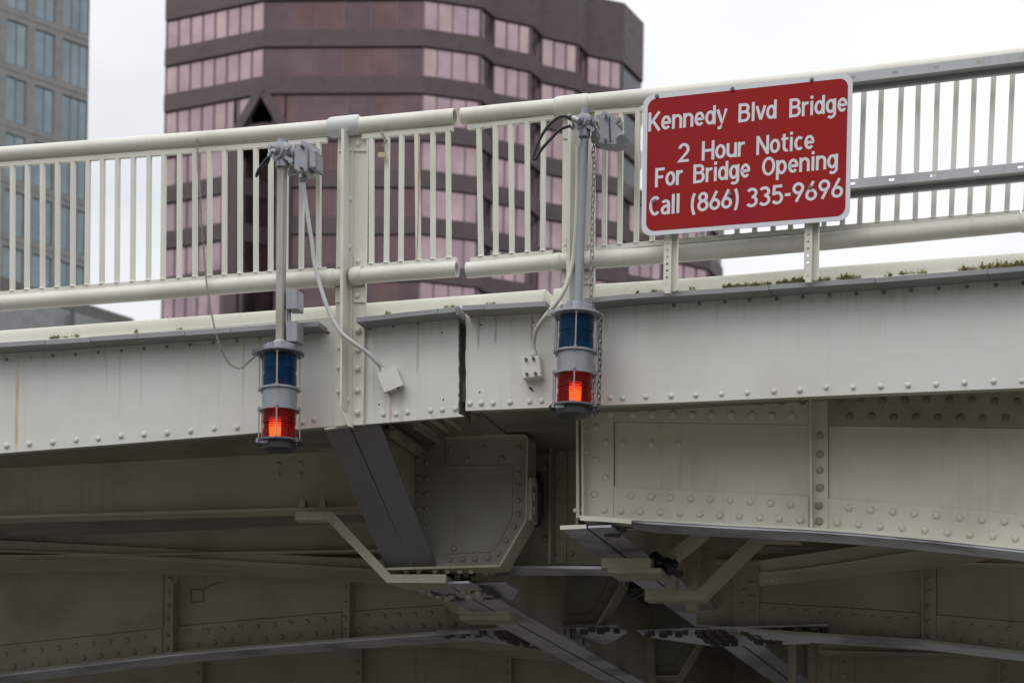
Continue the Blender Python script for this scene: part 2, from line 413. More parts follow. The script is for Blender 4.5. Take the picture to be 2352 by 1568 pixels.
# return flange at the leaf ends and a bottom lip behind the plates
bm = B(); rect(bm, 1048, 726, 1052, 953, F+.02, F+.32); obj("end_plate", bm, m_grime_shade, lleaf)  # shade inside the gap is painted into the end plates' dark colour
bm = B(); rect(bm, 1071.5, 720, 1075, 940, F+.02, F+.32); obj("end_plate", bm, m_grime_shade, rleaf)
for leaf, pts in ((lleaf, [(-120, 1047), (0, 1038), (775, 975), (1052, 951)]), (rleaf, [(1072, 940), (1608, 919), (2480, 883)])):
    bm = B(); sweep(bm, Q(pts, F+.02), [(0, 0), (.10, 0), (.10, .014), (0, .014)]); obj("bottom_lip", bm, m_inner, leaf)
# dark bolt holes
for leaf, part, pts in ((lleaf, fb, K(6, (1048, 608), (583, 1138), (1058, 1103))), (rleaf, fc, K(6, (1337, 553), (1722, 533), (1325, 1048)))):
    bm = B()
    for x, y in pts: cyl(bm, q(x, y, F-.001), q(x, y, F-.001)+Vector((0, .004, 0)), .0065, 10)
    each("bolt_hole", bm, m_hole, part)
bm = B()
a = K(6, (1690, 1012), (1720, 1040)); beam(bm, q(*a[0], F-.003), q(*a[1], F-.003), Vector((0, 0, 1)), .004, .002)
a = K(6, (1700, 1022), (1712, 1018)); beam(bm, q(*a[0], F-.003), q(*a[1], F-.003), Vector((1, 0, 1)), .005, .002)
obj("scratch", bm, m_hole, fc)

riv(lleaf, fa, m_fasc, K(5, (42, 1305), (186, 1293), (330, 1283), (477, 1270), (615, 1260), (760, 1243), (905, 1235), (1050, 1225), (1195, 1213), (1342, 1198), (1487, 1190), (1898, 1157), (1970, 1140), (2120, 1096), (185, 762)), F, 5.8)
riv(lleaf, fa, m_grime_shade, K(5, (40, 765), (330, 742), (474, 733), (618, 720), (763, 710), (905, 697), (1048, 685), (1193, 673), (1340, 660), (1485, 648), (1630, 632), (1920, 603), (2060, 595)), F, 3.6)
riv(lleaf, fb, m_fasc, K(6, (615, 1212), (710, 1210), (796, 1197), (965, 1185), (1053, 1178), (1148, 1172)), F, 5.8)
riv(lleaf, fb, m_grime_shade, K(6, (515, 580), (690, 562), (870, 545)), F, 3.6)
riv(rleaf, fc, m_fasc, K(6, (1253, 1132), (1337, 1130), (1425, 1130), (1552, 1123), (1697, 1118), (1785, 1113)), F, 6)
riv(rleaf, fc, m_grime_shade, K(6, (1270, 487), (1365, 482), (1450, 480), (1540, 474)), F, 3.2)
riv(rleaf, fd, m_fasc, K(7, (990, 1210), (1102, 1215), (1308, 1202), (1533, 1195), (1755, 1187), (1988, 1177), (2217, 1167)), F, 6)
riv(rleaf, fd, m_fasc, K(8, (515, 810), (697, 802), (880, 782), (1068, 782), (1260, 775), (1449, 767), (1646, 762), (1845, 750), (2046, 740), (2243, 737)), F, 6.4)
riv(rleaf, fd, m_grime_shade, K(7, (1555, 383), (1785, 367)), F, 4.6)
riv(rleaf, fd, m_grime_shade, K(8, (172, 187), (347, 174), (535, 167), (718, 154), (903, 140), (1087, 132), (1280, 122), (1468, 107), (1665, 94), (1863, 82), (2062, 70), (2250, 57)), F, 4.8)

# -- grey ledge boards sticking out over the side plates
PL = .17
def ledge(leaf, pts, seams, cut=0.0):
    path = Q(pts, F-PL)
    for p in path: p.z -= 0
    xs = []
    bm = B()
    cuts = [pts[0][0]] + seams + [pts[-1][0]]
    def at(x):
        for (xa, ya), (xb, yb) in zip(pts, pts[1:]):
            if xa <= x <= xb: return ya+(yb-ya)*(x-xa)/(xb-xa)
    for a, b in zip(cuts, cuts[1:]):
        seg = [(a+.6, at(a+.01))]+[p for p in pts if a < p[0] < b]+[(b-.6, at(b-.01))]
        dz = random.uniform(-.002, .002)
        P = Q(seg, F-PL+random.uniform(-.003, .003))
        sweep(bm, P, [(0, dz), (PL+.05, dz), (PL+.05, -.032+dz), (0, -.032+dz)])
    o = obj("ledge_board", bm, m_ledge, leaf)
    for v in o.data.vertices:                       # slanted far end
        pass
    return o
ledge(lleaf, [(-60, 791), (0, 787), (366, 763.5), (732, 737.8)], [103, 208, 316, 424, 530])
ledge(lleaf, [(818, 730), (940, 716.5), (1047, 705)], [1006])
ledge(rleaf, [(1061, 702), (1254, 691)], [1112])
ledge(rleaf, [(1342, 685.5), (1435, 676.5), (1528, 670), (2011, 638), (2323, 612.5), (2420, 604)], [1528, 1766, 2011, 2269])
# short back pieces of the ledges where the boards end
bm = B(); a, b_ = q(1050, 712, F-.15), q(1067, 728, F+.01); beam(bm, a, b_, Vector((1, 0, 0)), .008, .03); obj("ledge_end", bm, m_ledge, lleaf)

# -- kerbs on top
def kerb(leaf, pts, wid=.45, hh=.20):
    prof = [(-.085, -.135), (-.012, -.022), (.004, -.006), (.03, 0), (wid-.03, 0), (wid, -.03), (wid, -hh), (-.085, -hh)]
    bm = B(); sweep(bm, Q(pts, F+.12), prof); return obj("kerb", bm, m_curb, leaf, smooth=50)
kerb(lleaf, [(-120, 765), (0, 757), (366, 730), (635, 710), (838, 694), (1253, 662.3)])
kerb(rleaf, [(1273, 661), (1363, 650.5), (1522, 641), (1722, 626), (1879, 611.7), (2352, 577.5), (2480, 568)])

# -- deck
zs = q(760, 1010, F+1).z
bm = B()
xg = q(1060, 700, F).x
def deck(leaf, x0, x1, zz):
    bm = B(); box(bm, x0, x1, F+.12, F+20, zz, zz+.14)
    for k in range(7):                                # floor stringers under the deck
        y = F+2.6+k*2.4
        if x1 > 0 or True: box(bm, x0, x1, y-.05, y+.05, zz-.28, zz-.001)
    return obj("deck_slab", bm, m_deck, leaf)
deck(lleaf, xg-26, xg-.004, zs)
deck(rleaf, xg+.004, xg+24, zs+.012)

# -- right leaf: arched main girder
def girder(leaf, w, web, flange_top, fw, mat, name="main_girder"):
    bm = B(); ext(bm, web, w, w+.015); g_ = obj(name, bm, mat, leaf)
    bm = B(); sweep(bm, Q(flange_top, w-fw), [(0, 0), (2*fw+.015, 0), (2*fw+.015, -.016), (0, -.016)]); obj("bottom_flange", bm, mat, g_)
    bm = B(); P = Q(flange_top, w-fw)
    sweep(bm, [p+Vector((.25 if i == 0 else 0, 0, 0)) for i, p in enumerate(P)], [(.012, -.0165), (fw*.98, -.0165), (fw*.98, -.032), (.012, -.032)])
    sweep(bm, [p+Vector((.25 if i == 0 else 0, 0, 0)) for i, p in enumerate(P)], [(fw*1.02, -.0165), (2*fw, -.0165), (2*fw, -.032), (fw*1.02, -.032)])
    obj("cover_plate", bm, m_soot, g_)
    return g_
g1t = [(1330, 1183), (1480, 1190.5), (1660, 1201), (1837, 1209.5), (1964, 1218), (2082, 1228.5), (2220, 1242.5), (2352, 1256.8), (2480, 1273)]
gr1 = girder(rleaf, G1, [(1324, 915), (2480, 865), (2480, 1275), (2352, 1259), (2082, 1231), (1837, 1213), (1480, 1194), (1330, 1187)], g1t, .175, m_cream)
def band(gd, top, bot, w, mat, name="flange_angle", th=.012):
    bm = B(); ext(bm, top+bot[::-1], w-th, w); return obj(name, bm, mat, gd)
band(gr1, [(1410, 1114.5), (1413, 1118), (1600, 1126), (1722.6, 1132), (1837, 1138), (1856.5, 1139.5)], [(1410, 1200), (1600, 1206), (1722, 1214), (1837, 1219), (1856.5, 1221)][:0]+[(1410, 1193), (1856.5, 1214)], G1, m_cream)
band(gr1, [(1901.5, 1143.5), (2080, 1157), (2220, 1168.5), (2352, 1181), (2480, 1194)], [(1901.5, 1216), (2080, 1231), (2220, 1246), (2352, 1259), (2480, 1275)], G1, m_cream)
band(gr1, [(1405, 910), (1857, 892)], [(1405, 968), (1857, 974.5)], G1, m_cream)
band(gr1, [(1901.5, 890), (2480, 866)], [(1901.5, 976.5), (2352, 982.6), (2480, 985)], G1, m_creamd)
band(gr1, [(1344, 915), (1409, 912)], [(1344, 1189), (1409, 1192)], G1-.003, m_cream, "end_angle", .014)
bm = B(); ext(bm, [(1322.5, 915), (1327, 915), (1330, 1188), (1323.5, 1188)], G1-.10, G1-.016)
ext(bm, [(1334, 915), (1338, 915), (1341, 1186), (1336, 1186)], G1-.10, G1-.016); each("end_stiffener", bm, m_cream, gr1)
bm = B(); ext(bm, [(1858, 890), (1862, 890), (1866, 1213), (1861.5, 1212)], G1-.10, G1-.012); ext(bm, [(1864, 890), (1901, 890), (1901.5, 1218), (1866, 1216)], G1-.026, G1); obj("stiffener", bm, m_cream, gr1)
bm = B(); P = Q([(1333, 1184.5), (1380, 1187), (1430, 1190.5), (1450, 1193)], G1-.182); sweep(bm, P, [(0, 0), (.01, 0), (.01, -.03), (0, -.03)]); obj("peeling_edge", bm, m_curb, gr1)
riv(rleaf, gr1, m_cream, K(12, (968, 612), (1117, 620), (1257, 628), (1407, 635), (1553, 642), (1700, 647), (1850, 657), (2000, 667), (2148, 675), (890, 722), (1037, 727), (1184, 733), (1330, 742), (1477, 748), (1624, 757), (1770, 765), (1919, 773), (2062, 782), (2212, 790)), G1-.012, 8)
riv(rleaf, gr1, m_cream, K(14, (310, 220), (386, 338), (745, 248), (912, 263), (1076, 275), (1240, 290), (1410, 303), (1583, 320), (1752, 335), (1920, 348), (2075, 362), (658, 357), (818, 370), (988, 385), (1152, 398), (1320, 413), (1492, 430), (1660, 446), (1833, 458), (2002, 473)), G1-.012, 8.5)
riv(rleaf, gr1, m_cream, K(12, (710, 110), (782, 218), (705, 350), (778, 478), (698, 600), (772, 715)), G1-.017, 8)
riv(rleaf, gr1, m_cream, K(12, (908, 228), (1117, 230), (1320, 232)), G1, 7.6)
riv(rleaf, gr1, m_creamd, K(14, (527, 97), (523, 230), (522, 347))+K(8, (840, 1120), (840, 1248), (838, 1360), (838, 1480)), G1-.026, 8.4)
riv(rleaf, gr1, m_cream, K(12, (985, 10), (1125, 10), (1275, 12), (1420, 15), (1562, 12), (1710, 15), (1860, 20), (2010, 22), (2157, 20), (820, 8)), G1-.012, 8.4)
riv(rleaf, gr1, m_grime_shade, K(8, (970, 870), (1122, 868), (1275, 875), (1430, 872), (1580, 870), (1737, 870), (1895, 870), (2055, 880), (2210, 880), (1045, 985), (1197, 985), (1350, 990), (1503, 988), (1655, 992), (1812, 993), (1973, 995), (2127, 995), (430, 880), (570, 880), (715, 880)), G1-.012, 8.6)
riv(rleaf, gr1, m_cream, K(12, (628, 135), (640, 290), (622, 425), (628, 585), (606, 718)), G1-.05, 4.5)
riv(rleaf, gr1, m_cream, K(12, (556, 720)), G1-.10, 5)

m_seam = paint("dirt_filled_seam", (.13, .11, .07), dirt=(.06, .05, .03), amt=.7, streak=0, rough=.9)
def seam(par, lines, w, r=.0035):
    for L in lines:
        bm = B(); tube(bm, Q(L, w), r, 6); obj("seam", bm, m_seam, par)
seam(gr1, [[(1410.5, 967), (1411, 1116), (1413, 1119), (1600, 1127), (1722.6, 1133), (1837, 1139), (1856.5, 1140)], [(1411, 968.5), (1857, 975)], [(1902.5, 977), (2352, 983), (2480, 985.5)],
           [(1902.5, 1144.5), (2080, 1158), (2220, 1169.5), (2352, 1182), (2480, 1195)], [(1902, 905), (1902.5, 1216)], [(1410, 1118), (1410, 1190)], [(1864, 905), (1867, 1212)], [(1343, 920), (1343.5, 1186)]], G1-.001)
# -- right leaf: second and third girders
g2t = [(1600, 1433), (1722.6, 1442), (1935.6, 1456), (2118, 1467), (2352, 1494), (2480, 1510)]
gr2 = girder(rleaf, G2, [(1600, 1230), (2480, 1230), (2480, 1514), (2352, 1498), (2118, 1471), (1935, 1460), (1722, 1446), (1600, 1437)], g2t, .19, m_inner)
band(gr2, [(1745, 1383.7), (1935, 1395), (2114, 1407.5)], [(1745, 1450), (1935, 1462), (2114, 1472)], G2, m_inner)
band(gr2, [(2151, 1411), (2352, 1429), (2480, 1443)], [(2151, 1477), (2352, 1500), (2480, 1514)], G2, m_inner)
bm = B(); ext(bm, [(2114, 1250), (2118, 1250), (2121, 1470), (2117, 1470)], G2-.10, G2-.012); ext(bm, [(2119, 1250), (2150, 1250), (2150, 1476), (2120, 1474)], G2-.024, G2); obj("stiffener", bm, m_inner, gr2)
bm = B(); ext(bm, [(1683, 1290), (1744, 1290), (1744, 1449), (1683, 1445)], G2-.02, G2); obj("splice_angle", bm, m_inner, gr2)
riv(rleaf, gr2, m_inner, K(14, (178, 1012), (300, 1020), (425, 1032), (548, 1042), (670, 1052), (795, 1063), (925, 1072), (1050, 1083), (1180, 1090), (1543, 1120), (1680, 1138), (1820, 1148), (1957, 1158), (100, 1110), (232, 1115), (355, 1130), (482, 1138), (610, 1148), (737, 1158), (863, 1170), (990, 1180), (1113, 1190), (1478, 1218), (1610, 1235), (1750, 1248), (1890, 1260), (2030, 1272)), G2-.012, 6.2)
riv(rleaf, gr2, m_inner, K(14, (1358, 780), (1358, 880), (1357, 990), (1356, 1105), (1356, 1210)), G2-.024, 6.2)
riv(rleaf, gr2, m_inner, K(13, (1303, 605), (1228, 670), (1300, 720), (1216, 780), (1300, 848)), G2-.02, 5.8)
seam(gr2, [[(1745.5, 1383), (1935, 1394.5), (2114, 1407)], [(2151, 1410.5), (2352, 1428.5)], [(1745.5, 1383), (1745.5, 1448)], [(2151, 1300), (2151, 1476)], [(2119, 1306), (2121, 1470)]], G2-.001)
g3t = [(1700, 1640), (2100, 1680), (2480, 1720)]
gr3 = girder(rleaf, G3, [(1870, 1455), (2480, 1455), (2480, 1722), (1870, 1660)], g3t, .17, m_inner)
bm = B(); ext(bm, [(2291, 1480), (2295, 1480), (2297, 1600), (2293, 1600)], G3-.1, G3-.012); ext(bm, [(2296, 1480), (2322, 1480), (2324, 1600), (2297, 1600)], G3-.02, G3); obj("stiffener", bm, m_inner, gr3)
riv(rleaf, gr3, m_inner, K(14, (1932, 1440), (1932, 1535), (860, 1360), (1010, 1372), (1165, 1380), (715, 1415), (770, 1460), (715, 1505)), G3-.02, 5.2)

# -- left leaf: second and third main girders
l2t = [(-120, 1560), (0, 1544), (200, 1520), (396, 1497), (600, 1479), (804, 1463.5), (1000, 1448.5), (1100, 1443.5)]
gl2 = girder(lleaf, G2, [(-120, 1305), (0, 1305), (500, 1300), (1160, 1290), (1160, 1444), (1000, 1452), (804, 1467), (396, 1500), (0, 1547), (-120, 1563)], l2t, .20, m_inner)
band(gl2, [(-120, 1495), (0, 1482), (200, 1461), (372, 1442.4)], [(-120, 1565), (0, 1549), (200, 1525), (372, 1504)], G2, m_inner)
band(gl2, [(408, 1437.5), (600, 1421), (784, 1405)], [(408, 1500), (600, 1483), (784, 1469)], G2, m_inner)
band(gl2, [(813, 1403), (1016, 1389.8), (1120, 1385)], [(813, 1467), (1016, 1451), (1120, 1446)], G2, m_inner)
seam(gl2, [[(-120, 1494.5), (0, 1481.5), (200, 1460.5), (372, 1442)], [(408, 1437), (600, 1420.5), (784, 1404.5)], [(813, 1402.5), (1016, 1389.3)], [(409, 1320), (409, 1500)], [(376.5, 1320), (376, 1440)], [(814, 1345), (814, 1466)]], G2-.001)
for xs, yb in (((377, 392, 396, 408), 1502), ((788, 797, 801, 813), 1467)):
    bm = B(); x0, x1, x2, x3 = xs
    ext(bm, [(x0+2, 1300), (x3, 1300), (x3-1, yb), (x0, yb)], G2-.022, G2)
    ext(bm, [(x1+1, 1336), (x2+1.5, 1336), (x2, yb), (x1, yb)], G2-.13, G2-.022); obj("stiffener", bm, m_inner, gl2)
riv(lleaf, gl2, m_inner, K(9, (30, 1395), (145, 1377), (250, 1367), (355, 1355), (458, 1342), (562, 1328), (667, 1315), (773, 1303), (875, 1290), (1157, 1258), (1258, 1250), (1358, 1242), (1462, 1232), (1562, 1225), (1665, 1213), (1765, 1202), (1868, 1194), (1970, 1185),
    (85, 1467), (190, 1453), (297, 1443), (400, 1430), (510, 1413), (612, 1400), (715, 1387), (818, 1377), (928, 1362), (1105, 1340), (1203, 1332), (1305, 1323), (1407, 1312), (1510, 1303), (1610, 1297), (1713, 1285), (1816, 1275), (1918, 1267), (2018, 1258)), G2-.012, 6)
riv(lleaf, gl2, m_inner, K(9, (1035, 940), (1028, 1020), (1020, 1100), (1018, 1178), (1012, 1275), (1012, 1355))+K(11, (150, 545), (148, 655), (143, 765), (143, 850)), G2-.024, 5.6)
riv(lleaf, gl2, m_inner, K(11, (310, 750), (424, 748), (532, 740), (650, 735), (764, 728), (877, 720), (248, 845), (368, 842), (480, 833), (592, 825), (708, 820), (820, 812), (936, 805), (1050, 797)), G2-.012, 6)
bm = B()
cs = K(9, (1160, 995), (1235, 1000), (1240, 1068), (1165, 1078)); P = Q(cs, G2-.003)
for a, b_ in zip(P, P[1:]+P[:1]): beam(bm, a, b_, Vector((0, 1, 0)), .002, .005)
cs = K(9, (1235, 1000), (1280, 975), (1340, 955)); P = Q(cs, G2-.003)
for a, b_ in zip(P, P[1:]): beam(bm, a, b_, Vector((0, 1, 0)), .002, .005)
obj("old_fixing_outline", bm, paint("brown_stain", (.24, .19, .11), streak=0, spots=.5), gl2)
l3t = [(-120, 1700), (1400, 1640), (1500, 1640)]
gl3 = girder(lleaf, G3, [(-120, 1480), (0, 1484), (600, 1486), (1400, 1500), (1400, 1650), (-120, 1705)], l3t, .17, m_inner)
for x in (458, 824, 1168):
    bm = B(); ext(bm, [(x-9, 1490), (x+6, 1490), (x+6, 1600), (x-9, 1600)], G3-.02, G3); ext(bm, [(x+2, 1490), (x+6, 1490), (x+6, 1600), (x+2, 1600)], G3-.1, G3-.02); obj("stiffener", bm, m_inner, gl3)
    riv(lleaf, gl3, m_inner, [(x-4, 1520), (x-4, 1545)], G3-.02, 4.6)

# -- left leaf: floor beams running along behind the side plate
def ibeam(leaf, w, top, bot, fw, mat, name="floor_beam"):
    bm = B(); ext(bm, top+bot[::-1], w, w+.014)
    sweep(bm, Q(bot, w-fw), [(0, 0), (2*fw, 0), (2*fw, -.02), (0, -.02)])
    sweep(bm, Q(top, w-fw), [(0, 0), (2*fw, 0), (2*fw, -.02), (0, -.02)])
    return obj(name, bm, mat, leaf)
LA = 17.75
ba = ibeam(lleaf, LA, [(-120, 1056), (0, 1047), (380, 1033), (860, 1021)], [(-120, 1190), (0, 1184), (380, 1173), (900, 1160)], .10, m_inner)
riv(lleaf, ba, m_inner, K(9, (1692, 240), (1828, 237), (1690, 305), (1828, 302)), LA, 6)
bm = B()
for x, y in K(9, (1845, 488), (1968, 486)):
    p = q(x, y, LA-.1); box(bm, p.x-.022, p.x+.022, p.y-.03, p.y+.03, p.z-.02, p.z+.035)
each("clamp_bolt", bm, m_inner, ba)
LB = 19.3
bb = ibeam(lleaf, LB, [(-120, 1188), (0, 1184), (900, 1165)], [(-120, 1275), (264, 1271), (900, 1260)], .09, m_inner)
bm = B(); ext(bm, [(400, 1272), (900, 1262), (900, 1300), (400, 1284)], G2-.55, G2-.54); lowp = obj("lower_plate", bm, m_inner, lleaf)
riv(lleaf, lowp, m_inner, K(9, (1090, 798), (1357, 803), (1633, 798), (1908, 793)), G2-.55, 6)
# lateral bracing bars (X bracing in the lower plane)
def brace(leaf, a, wa, b_, wb, hw, name="lateral_brace", mat=None, th=.012):
    bm = B(); A, Bp = q(*a, wa), q(*b_, wb); t = (Bp-A).normalized(); side = t.cross(Vector((0, 0, 1)))
    beam(bm, A, Bp, side, hw, th); beam(bm, A+Vector((0, 0, .05)), Bp+Vector((0, 0, .05)), Vector((0, 0, 1)), .05, .008)
    return obj(name, bm, mat or m_inner, leaf)
def hplate(leaf, top, bot, w1, name="lateral_brace", mat=None):
    """flat plate lying level, seen from below: near edge through the top points, far edge through the bottom ones"""
    bm = B(); near = []; far = []
    n = 12; ft_, fb_ = lin(*top), lin(*bot); x0, x1 = top[0][0], top[-1][0]
    for k in range(n+1):
        x = x0+(x1-x0)*k/n; a = q(x, ft_(x), w1); yb = fb_(x); w2 = w1
        for _ in range(30):
            p = q(x, yb, w2); w2 *= 1+(a.z-p.z)/max(.5, p.z-CZ)*.8
        near.append(a); far.append(q(x, yb, w2))
    up_ = Vector((0, 0, .014))
    vs = [[bm.verts.new(p) for p in (a, f, f+up_, a+up_)] for a, f in zip(near, far)]
    for r0, r1 in zip(vs, vs[1:]):
        for i_ in range(4): bm.faces.new((r0[i_], r0[(i_+1) % 4], r1[(i_+1) % 4], r1[i_]))
    bm.faces.new(vs[0]); bm.faces.new(vs[-1][::-1])
    a = [near[0]+up_, near[-1]+up_]; beam(bm, a[0]+Vector((0, .05, .05)), a[1]+Vector((0, .05, .05)), Vector((0, 0, 1)), .05, .006)
    return obj(name, bm, mat or m_inner, leaf)
hplate(lleaf, [(-120, 1262), (0, 1266), (264, 1275), (804, 1306), (1010, 1322)], [(-120, 1322), (0, 1317), (230, 1310), (400, 1318), (804, 1334), (1010, 1350)], 19.2)
hplate(lleaf, [(820, 1478), (1051, 1468), (1100, 1474), (1290, 1500)], [(820, 1488), (969, 1493), (1080, 1500), (1290, 1520)], 22.6)
brace(lleaf, (-120, 1283), 19.7, (420, 1290), 20.2, .06)
rb = hplate(rleaf, [(1744, 1319), (1860, 1307), (2150, 1261), (2352, 1230)], [(1744, 1345), (1900, 1331), (2114, 1306), (2352, 1292)], 18.5)
riv(rleaf, rb, m_inner, K(14, (100, 735), (150, 738), (200, 735), (115, 790), (160, 792), (210, 785), (255, 778)), 18.6, 3.6)
sb1 = ibeam(rleaf, 18.9, [(1690, 1195), (2480, 1195)], [(1690, 1253), (2000, 1256), (2480, 1262)], .08, m_inner)
sb2 = ibeam(rleaf, 19.3, [(1640, 1255), (2480, 1262)], [(1640, 1284), (2000, 1287), (2480, 1296)], .06, m_inner)
sb3 = ibeam(rleaf, 22.8, [(1880, 1440), (2480, 1445)], [(1880, 1492), (2100, 1497), (2480, 1512)], .08, m_inner)

# -- centre bracket of the left leaf and the lock frames
WB = 17.6
bk = B()
def strip4(bm, a0, a1, b0, b1, wa, wb, th=.02):
    A = [q(*a0, wa), q(*a1, wa), q(*b1, wb), q(*b0, wb)]
    n = (A[1]-A[0]).cross(A[3]-A[0]).normalized()
    if n.z < 0: n = -n
    prism(bm, A, [p+n*th for p in A])
strip4(bk, (747, 989), (803, 980.5), (886.5, 1302.5), (945.5, 1301), F+.03, WB)
strip4(bk, (806, 979), (872, 974), (947.5, 1301), (1001, 1299.6), F+.03, WB)
brk = obj("cantilever_bracket", bk, paint("dark_grey_bracket_paint", (.20, .20, .20), dirt=(.13, .13, .12), amt=.5, streak=0, rough=.6), lleaf)
bm = B(); A = [q(804, 975, F+.05), q(946, 1298, WB), q(960, 985, WB+.0), q(806, 970, F+.05)]
A = [q(803, 976, F+.05), q(944, 1300, WB), Vector((q(944, 1300, WB).x, WB, zs)), Vector((q(803, 976, F+.05).x, F+.05, zs))]
prism(bm, A, [p+Vector((.014, 0, 0)) for p in A]); obj("bracket_web", bm, m_inner, brk)
bm = B(); strip4(bm, (745, 986), (800, 978.5), (747, 989.5), (803, 981), F-.01, F+.03, .01); obj("bracket_lip", bm, m_curb, brk)

def lockframe(leaf, dw, riv_px=6.5, full=True):
    """hexagonal end frame; dw = how far behind the first one it stands"""
    D = Vector((0, dw, 0)); sc = 1
    def PX(k, pts, w=WB): return [p+D for p in Q(K(k, *pts), w)]
    bm = B()
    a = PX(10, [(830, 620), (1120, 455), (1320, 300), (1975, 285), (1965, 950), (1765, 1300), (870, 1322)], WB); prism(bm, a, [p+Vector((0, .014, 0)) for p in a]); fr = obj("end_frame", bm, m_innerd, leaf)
    def pl(name, pts, w, th=.012, mat=m_innerd):
        bm = B(); a = PX(10, pts, w-th); prism(bm, a, [p+Vector((0, th, 0)) for p in a]); return obj(name, bm, mat, fr)
    pl("stiffening_angle", [(1338, 300), (1962, 290), (1960, 950), (1765, 1298), (1325, 1303), (1328, 1210), (1690, 1192), (1740, 1155), (1830, 985), (1862, 900), (1866, 500), (1340, 508)], WB)
    bm = B()                                          # rim flange following the outline
    P = PX(10, [(1250, 283), (1950, 275), (1975, 290), (1968, 940), (1760, 1296), (865, 1322)], WB-.10)
    for a, c in zip(P, P[1:]):
        beam(bm, a+Vector((0, .11, 0)), c+Vector((0, .11, 0)), Vector((0, 1, 0)), .11, .008)
    obj("rim_flange", bm, m_inner, fr)
    bm = B(); tube(bm, PX(10, [(1338, 300), (1340, 509), (1866, 501), (1862, 900), (1830, 985), (1740, 1155), (1690, 1192), (1328, 1210)], WB-.001), .004, 6); obj('seam', bm, m_seam, fr)
    rv = K(10, (1190, 485), (1190, 612), (1188, 742), (1188, 850), (1188, 952), (1120, 470), (1120, 610), (1120, 735), (1120, 860), (1403, 1160)) if full else K(10, (1190, 742), (1188, 952), (1403, 1160))
    rs = K(10, (1380, 390), (1643, 380), (1508, 465), (1778, 460), (1910, 378), (1905, 575), (1905, 670), (1905, 785), (1905, 895), (1875, 987), (1810, 1097), (1747, 1203), (1668, 1235), (1568, 1240), (1470, 1245), (1370, 1248))
    for pts, w in ((rv, WB), (rs, WB-.012)):
        for x, y in pts:
            p = q(x, y, w)+D; RIV.setdefault(leaf.name, []).append((riv_px*(1 if dw == 0 else .8), p, fr, m_innerd, ppm(x, y, w) / (1 if dw == 0 else 1.25), leaf))
    if full:
        for x, y in K(10, (1350, 272), (1455, 276), (1570, 270), (1638, 272), (1730, 267)):
            p = q(x, y, WB-.05)+D; RIV[leaf.name].append((riv_px*.9, p, fr, m_innerd, ppm(x, y, w), leaf))
    bm = B()
    a = PX(10, [(1970, 608), (2012, 608), (2012, 938), (1970, 942)], WB-.08); prism(bm, a, [p+Vector((0, .16, 0)) for p in a])
    for y in (650, 760, 870):
        c = PX(10, [(2024, y)], WB-.02)[0]; box(bm, c.x-.02, c.x+.02, c.y-.03, c.y+.03, c.z-.03, c.z+.03)
    obj("lock_pad", bm, m_inner, fr)
    bm = B(); c = PX(10, [(2068, 770)], WB+.25)[0]; lathe(bm, c-Vector((.08, .02, 0)), Vector((1, .25, 0)), [(0, .08), (.01, .15), (.05, .17), (.10, .17), (.12, .13), (.125, .06)], 24)
    for v in bm.verts: v.co.z = c.z+(v.co.z-c.z)*1.15
    obj("lock_roller", bm, m_black, fr, smooth=40)
    return fr
fr1 = lockframe(lleaf, 0)
fr2 = lockframe(lleaf, 2.8, 5.5, False)
fr3 = lockframe(lleaf, 5.9, 5, False)
# dark angle brackets left of the first frame
bm = B(); ext(bm, K(10, (880, 190), (1100, 170), (1330, 300), (1120, 460), (1105, 1000), (1180, 1160), (1000, 700)), WB+.5, WB+.52)
for a, b_ in (((1090, 170), (1290, 300)), ((900, 240), (1140, 400))):
    A = q(*K(10, a)[0], F+.5); Bp = q(*K(10, b_)[0], WB); beam(bm, A, Bp, Vector((0, 0, 1)), .045, .006); beam(bm, A, Bp, Vector((1, 0, 0)), .04, .006)
each("bracket_angle", bm, m_inner, lleaf)
bm = B()
for a, b_ in (((1230, 150), (1420, 275)), ((1330, 130), (1530, 270))):
    A = q(*K(10, a)[0], F+.35); Bp = q(*K(10, b_)[0], WB+.1); tube(bm, [A, Bp], .022, 10)
each("pipe", bm, m_inner, lleaf, smooth=40)
# bottom flange rivet row and short channel below the first frame
bm = B()
for x in (915, 1030, 1130, 1255, 1350, 1450, 1540):
    p = q(*K(10, (x, 1338))[0], WB-.04); sphere(bm, p, .022)
for (x, y) in ((1500, 1365), (1560, 1400), (1430, 1385), (1480, 1500), (1520, 1540), (1590, 1515), (1650, 1350), (1700, 1340)):
    p = q(*K(10, (x, y))[0], WB+.35); sphere(bm, p, .03)
for k in range(7):
    p = q(*K(10, (1190+k*32, 1475+k*10+(k % 2)*28))[0], WB+.5); sphere(bm, p, .026)
each("rivet_head", bm, m_inner, brk, smooth=60)
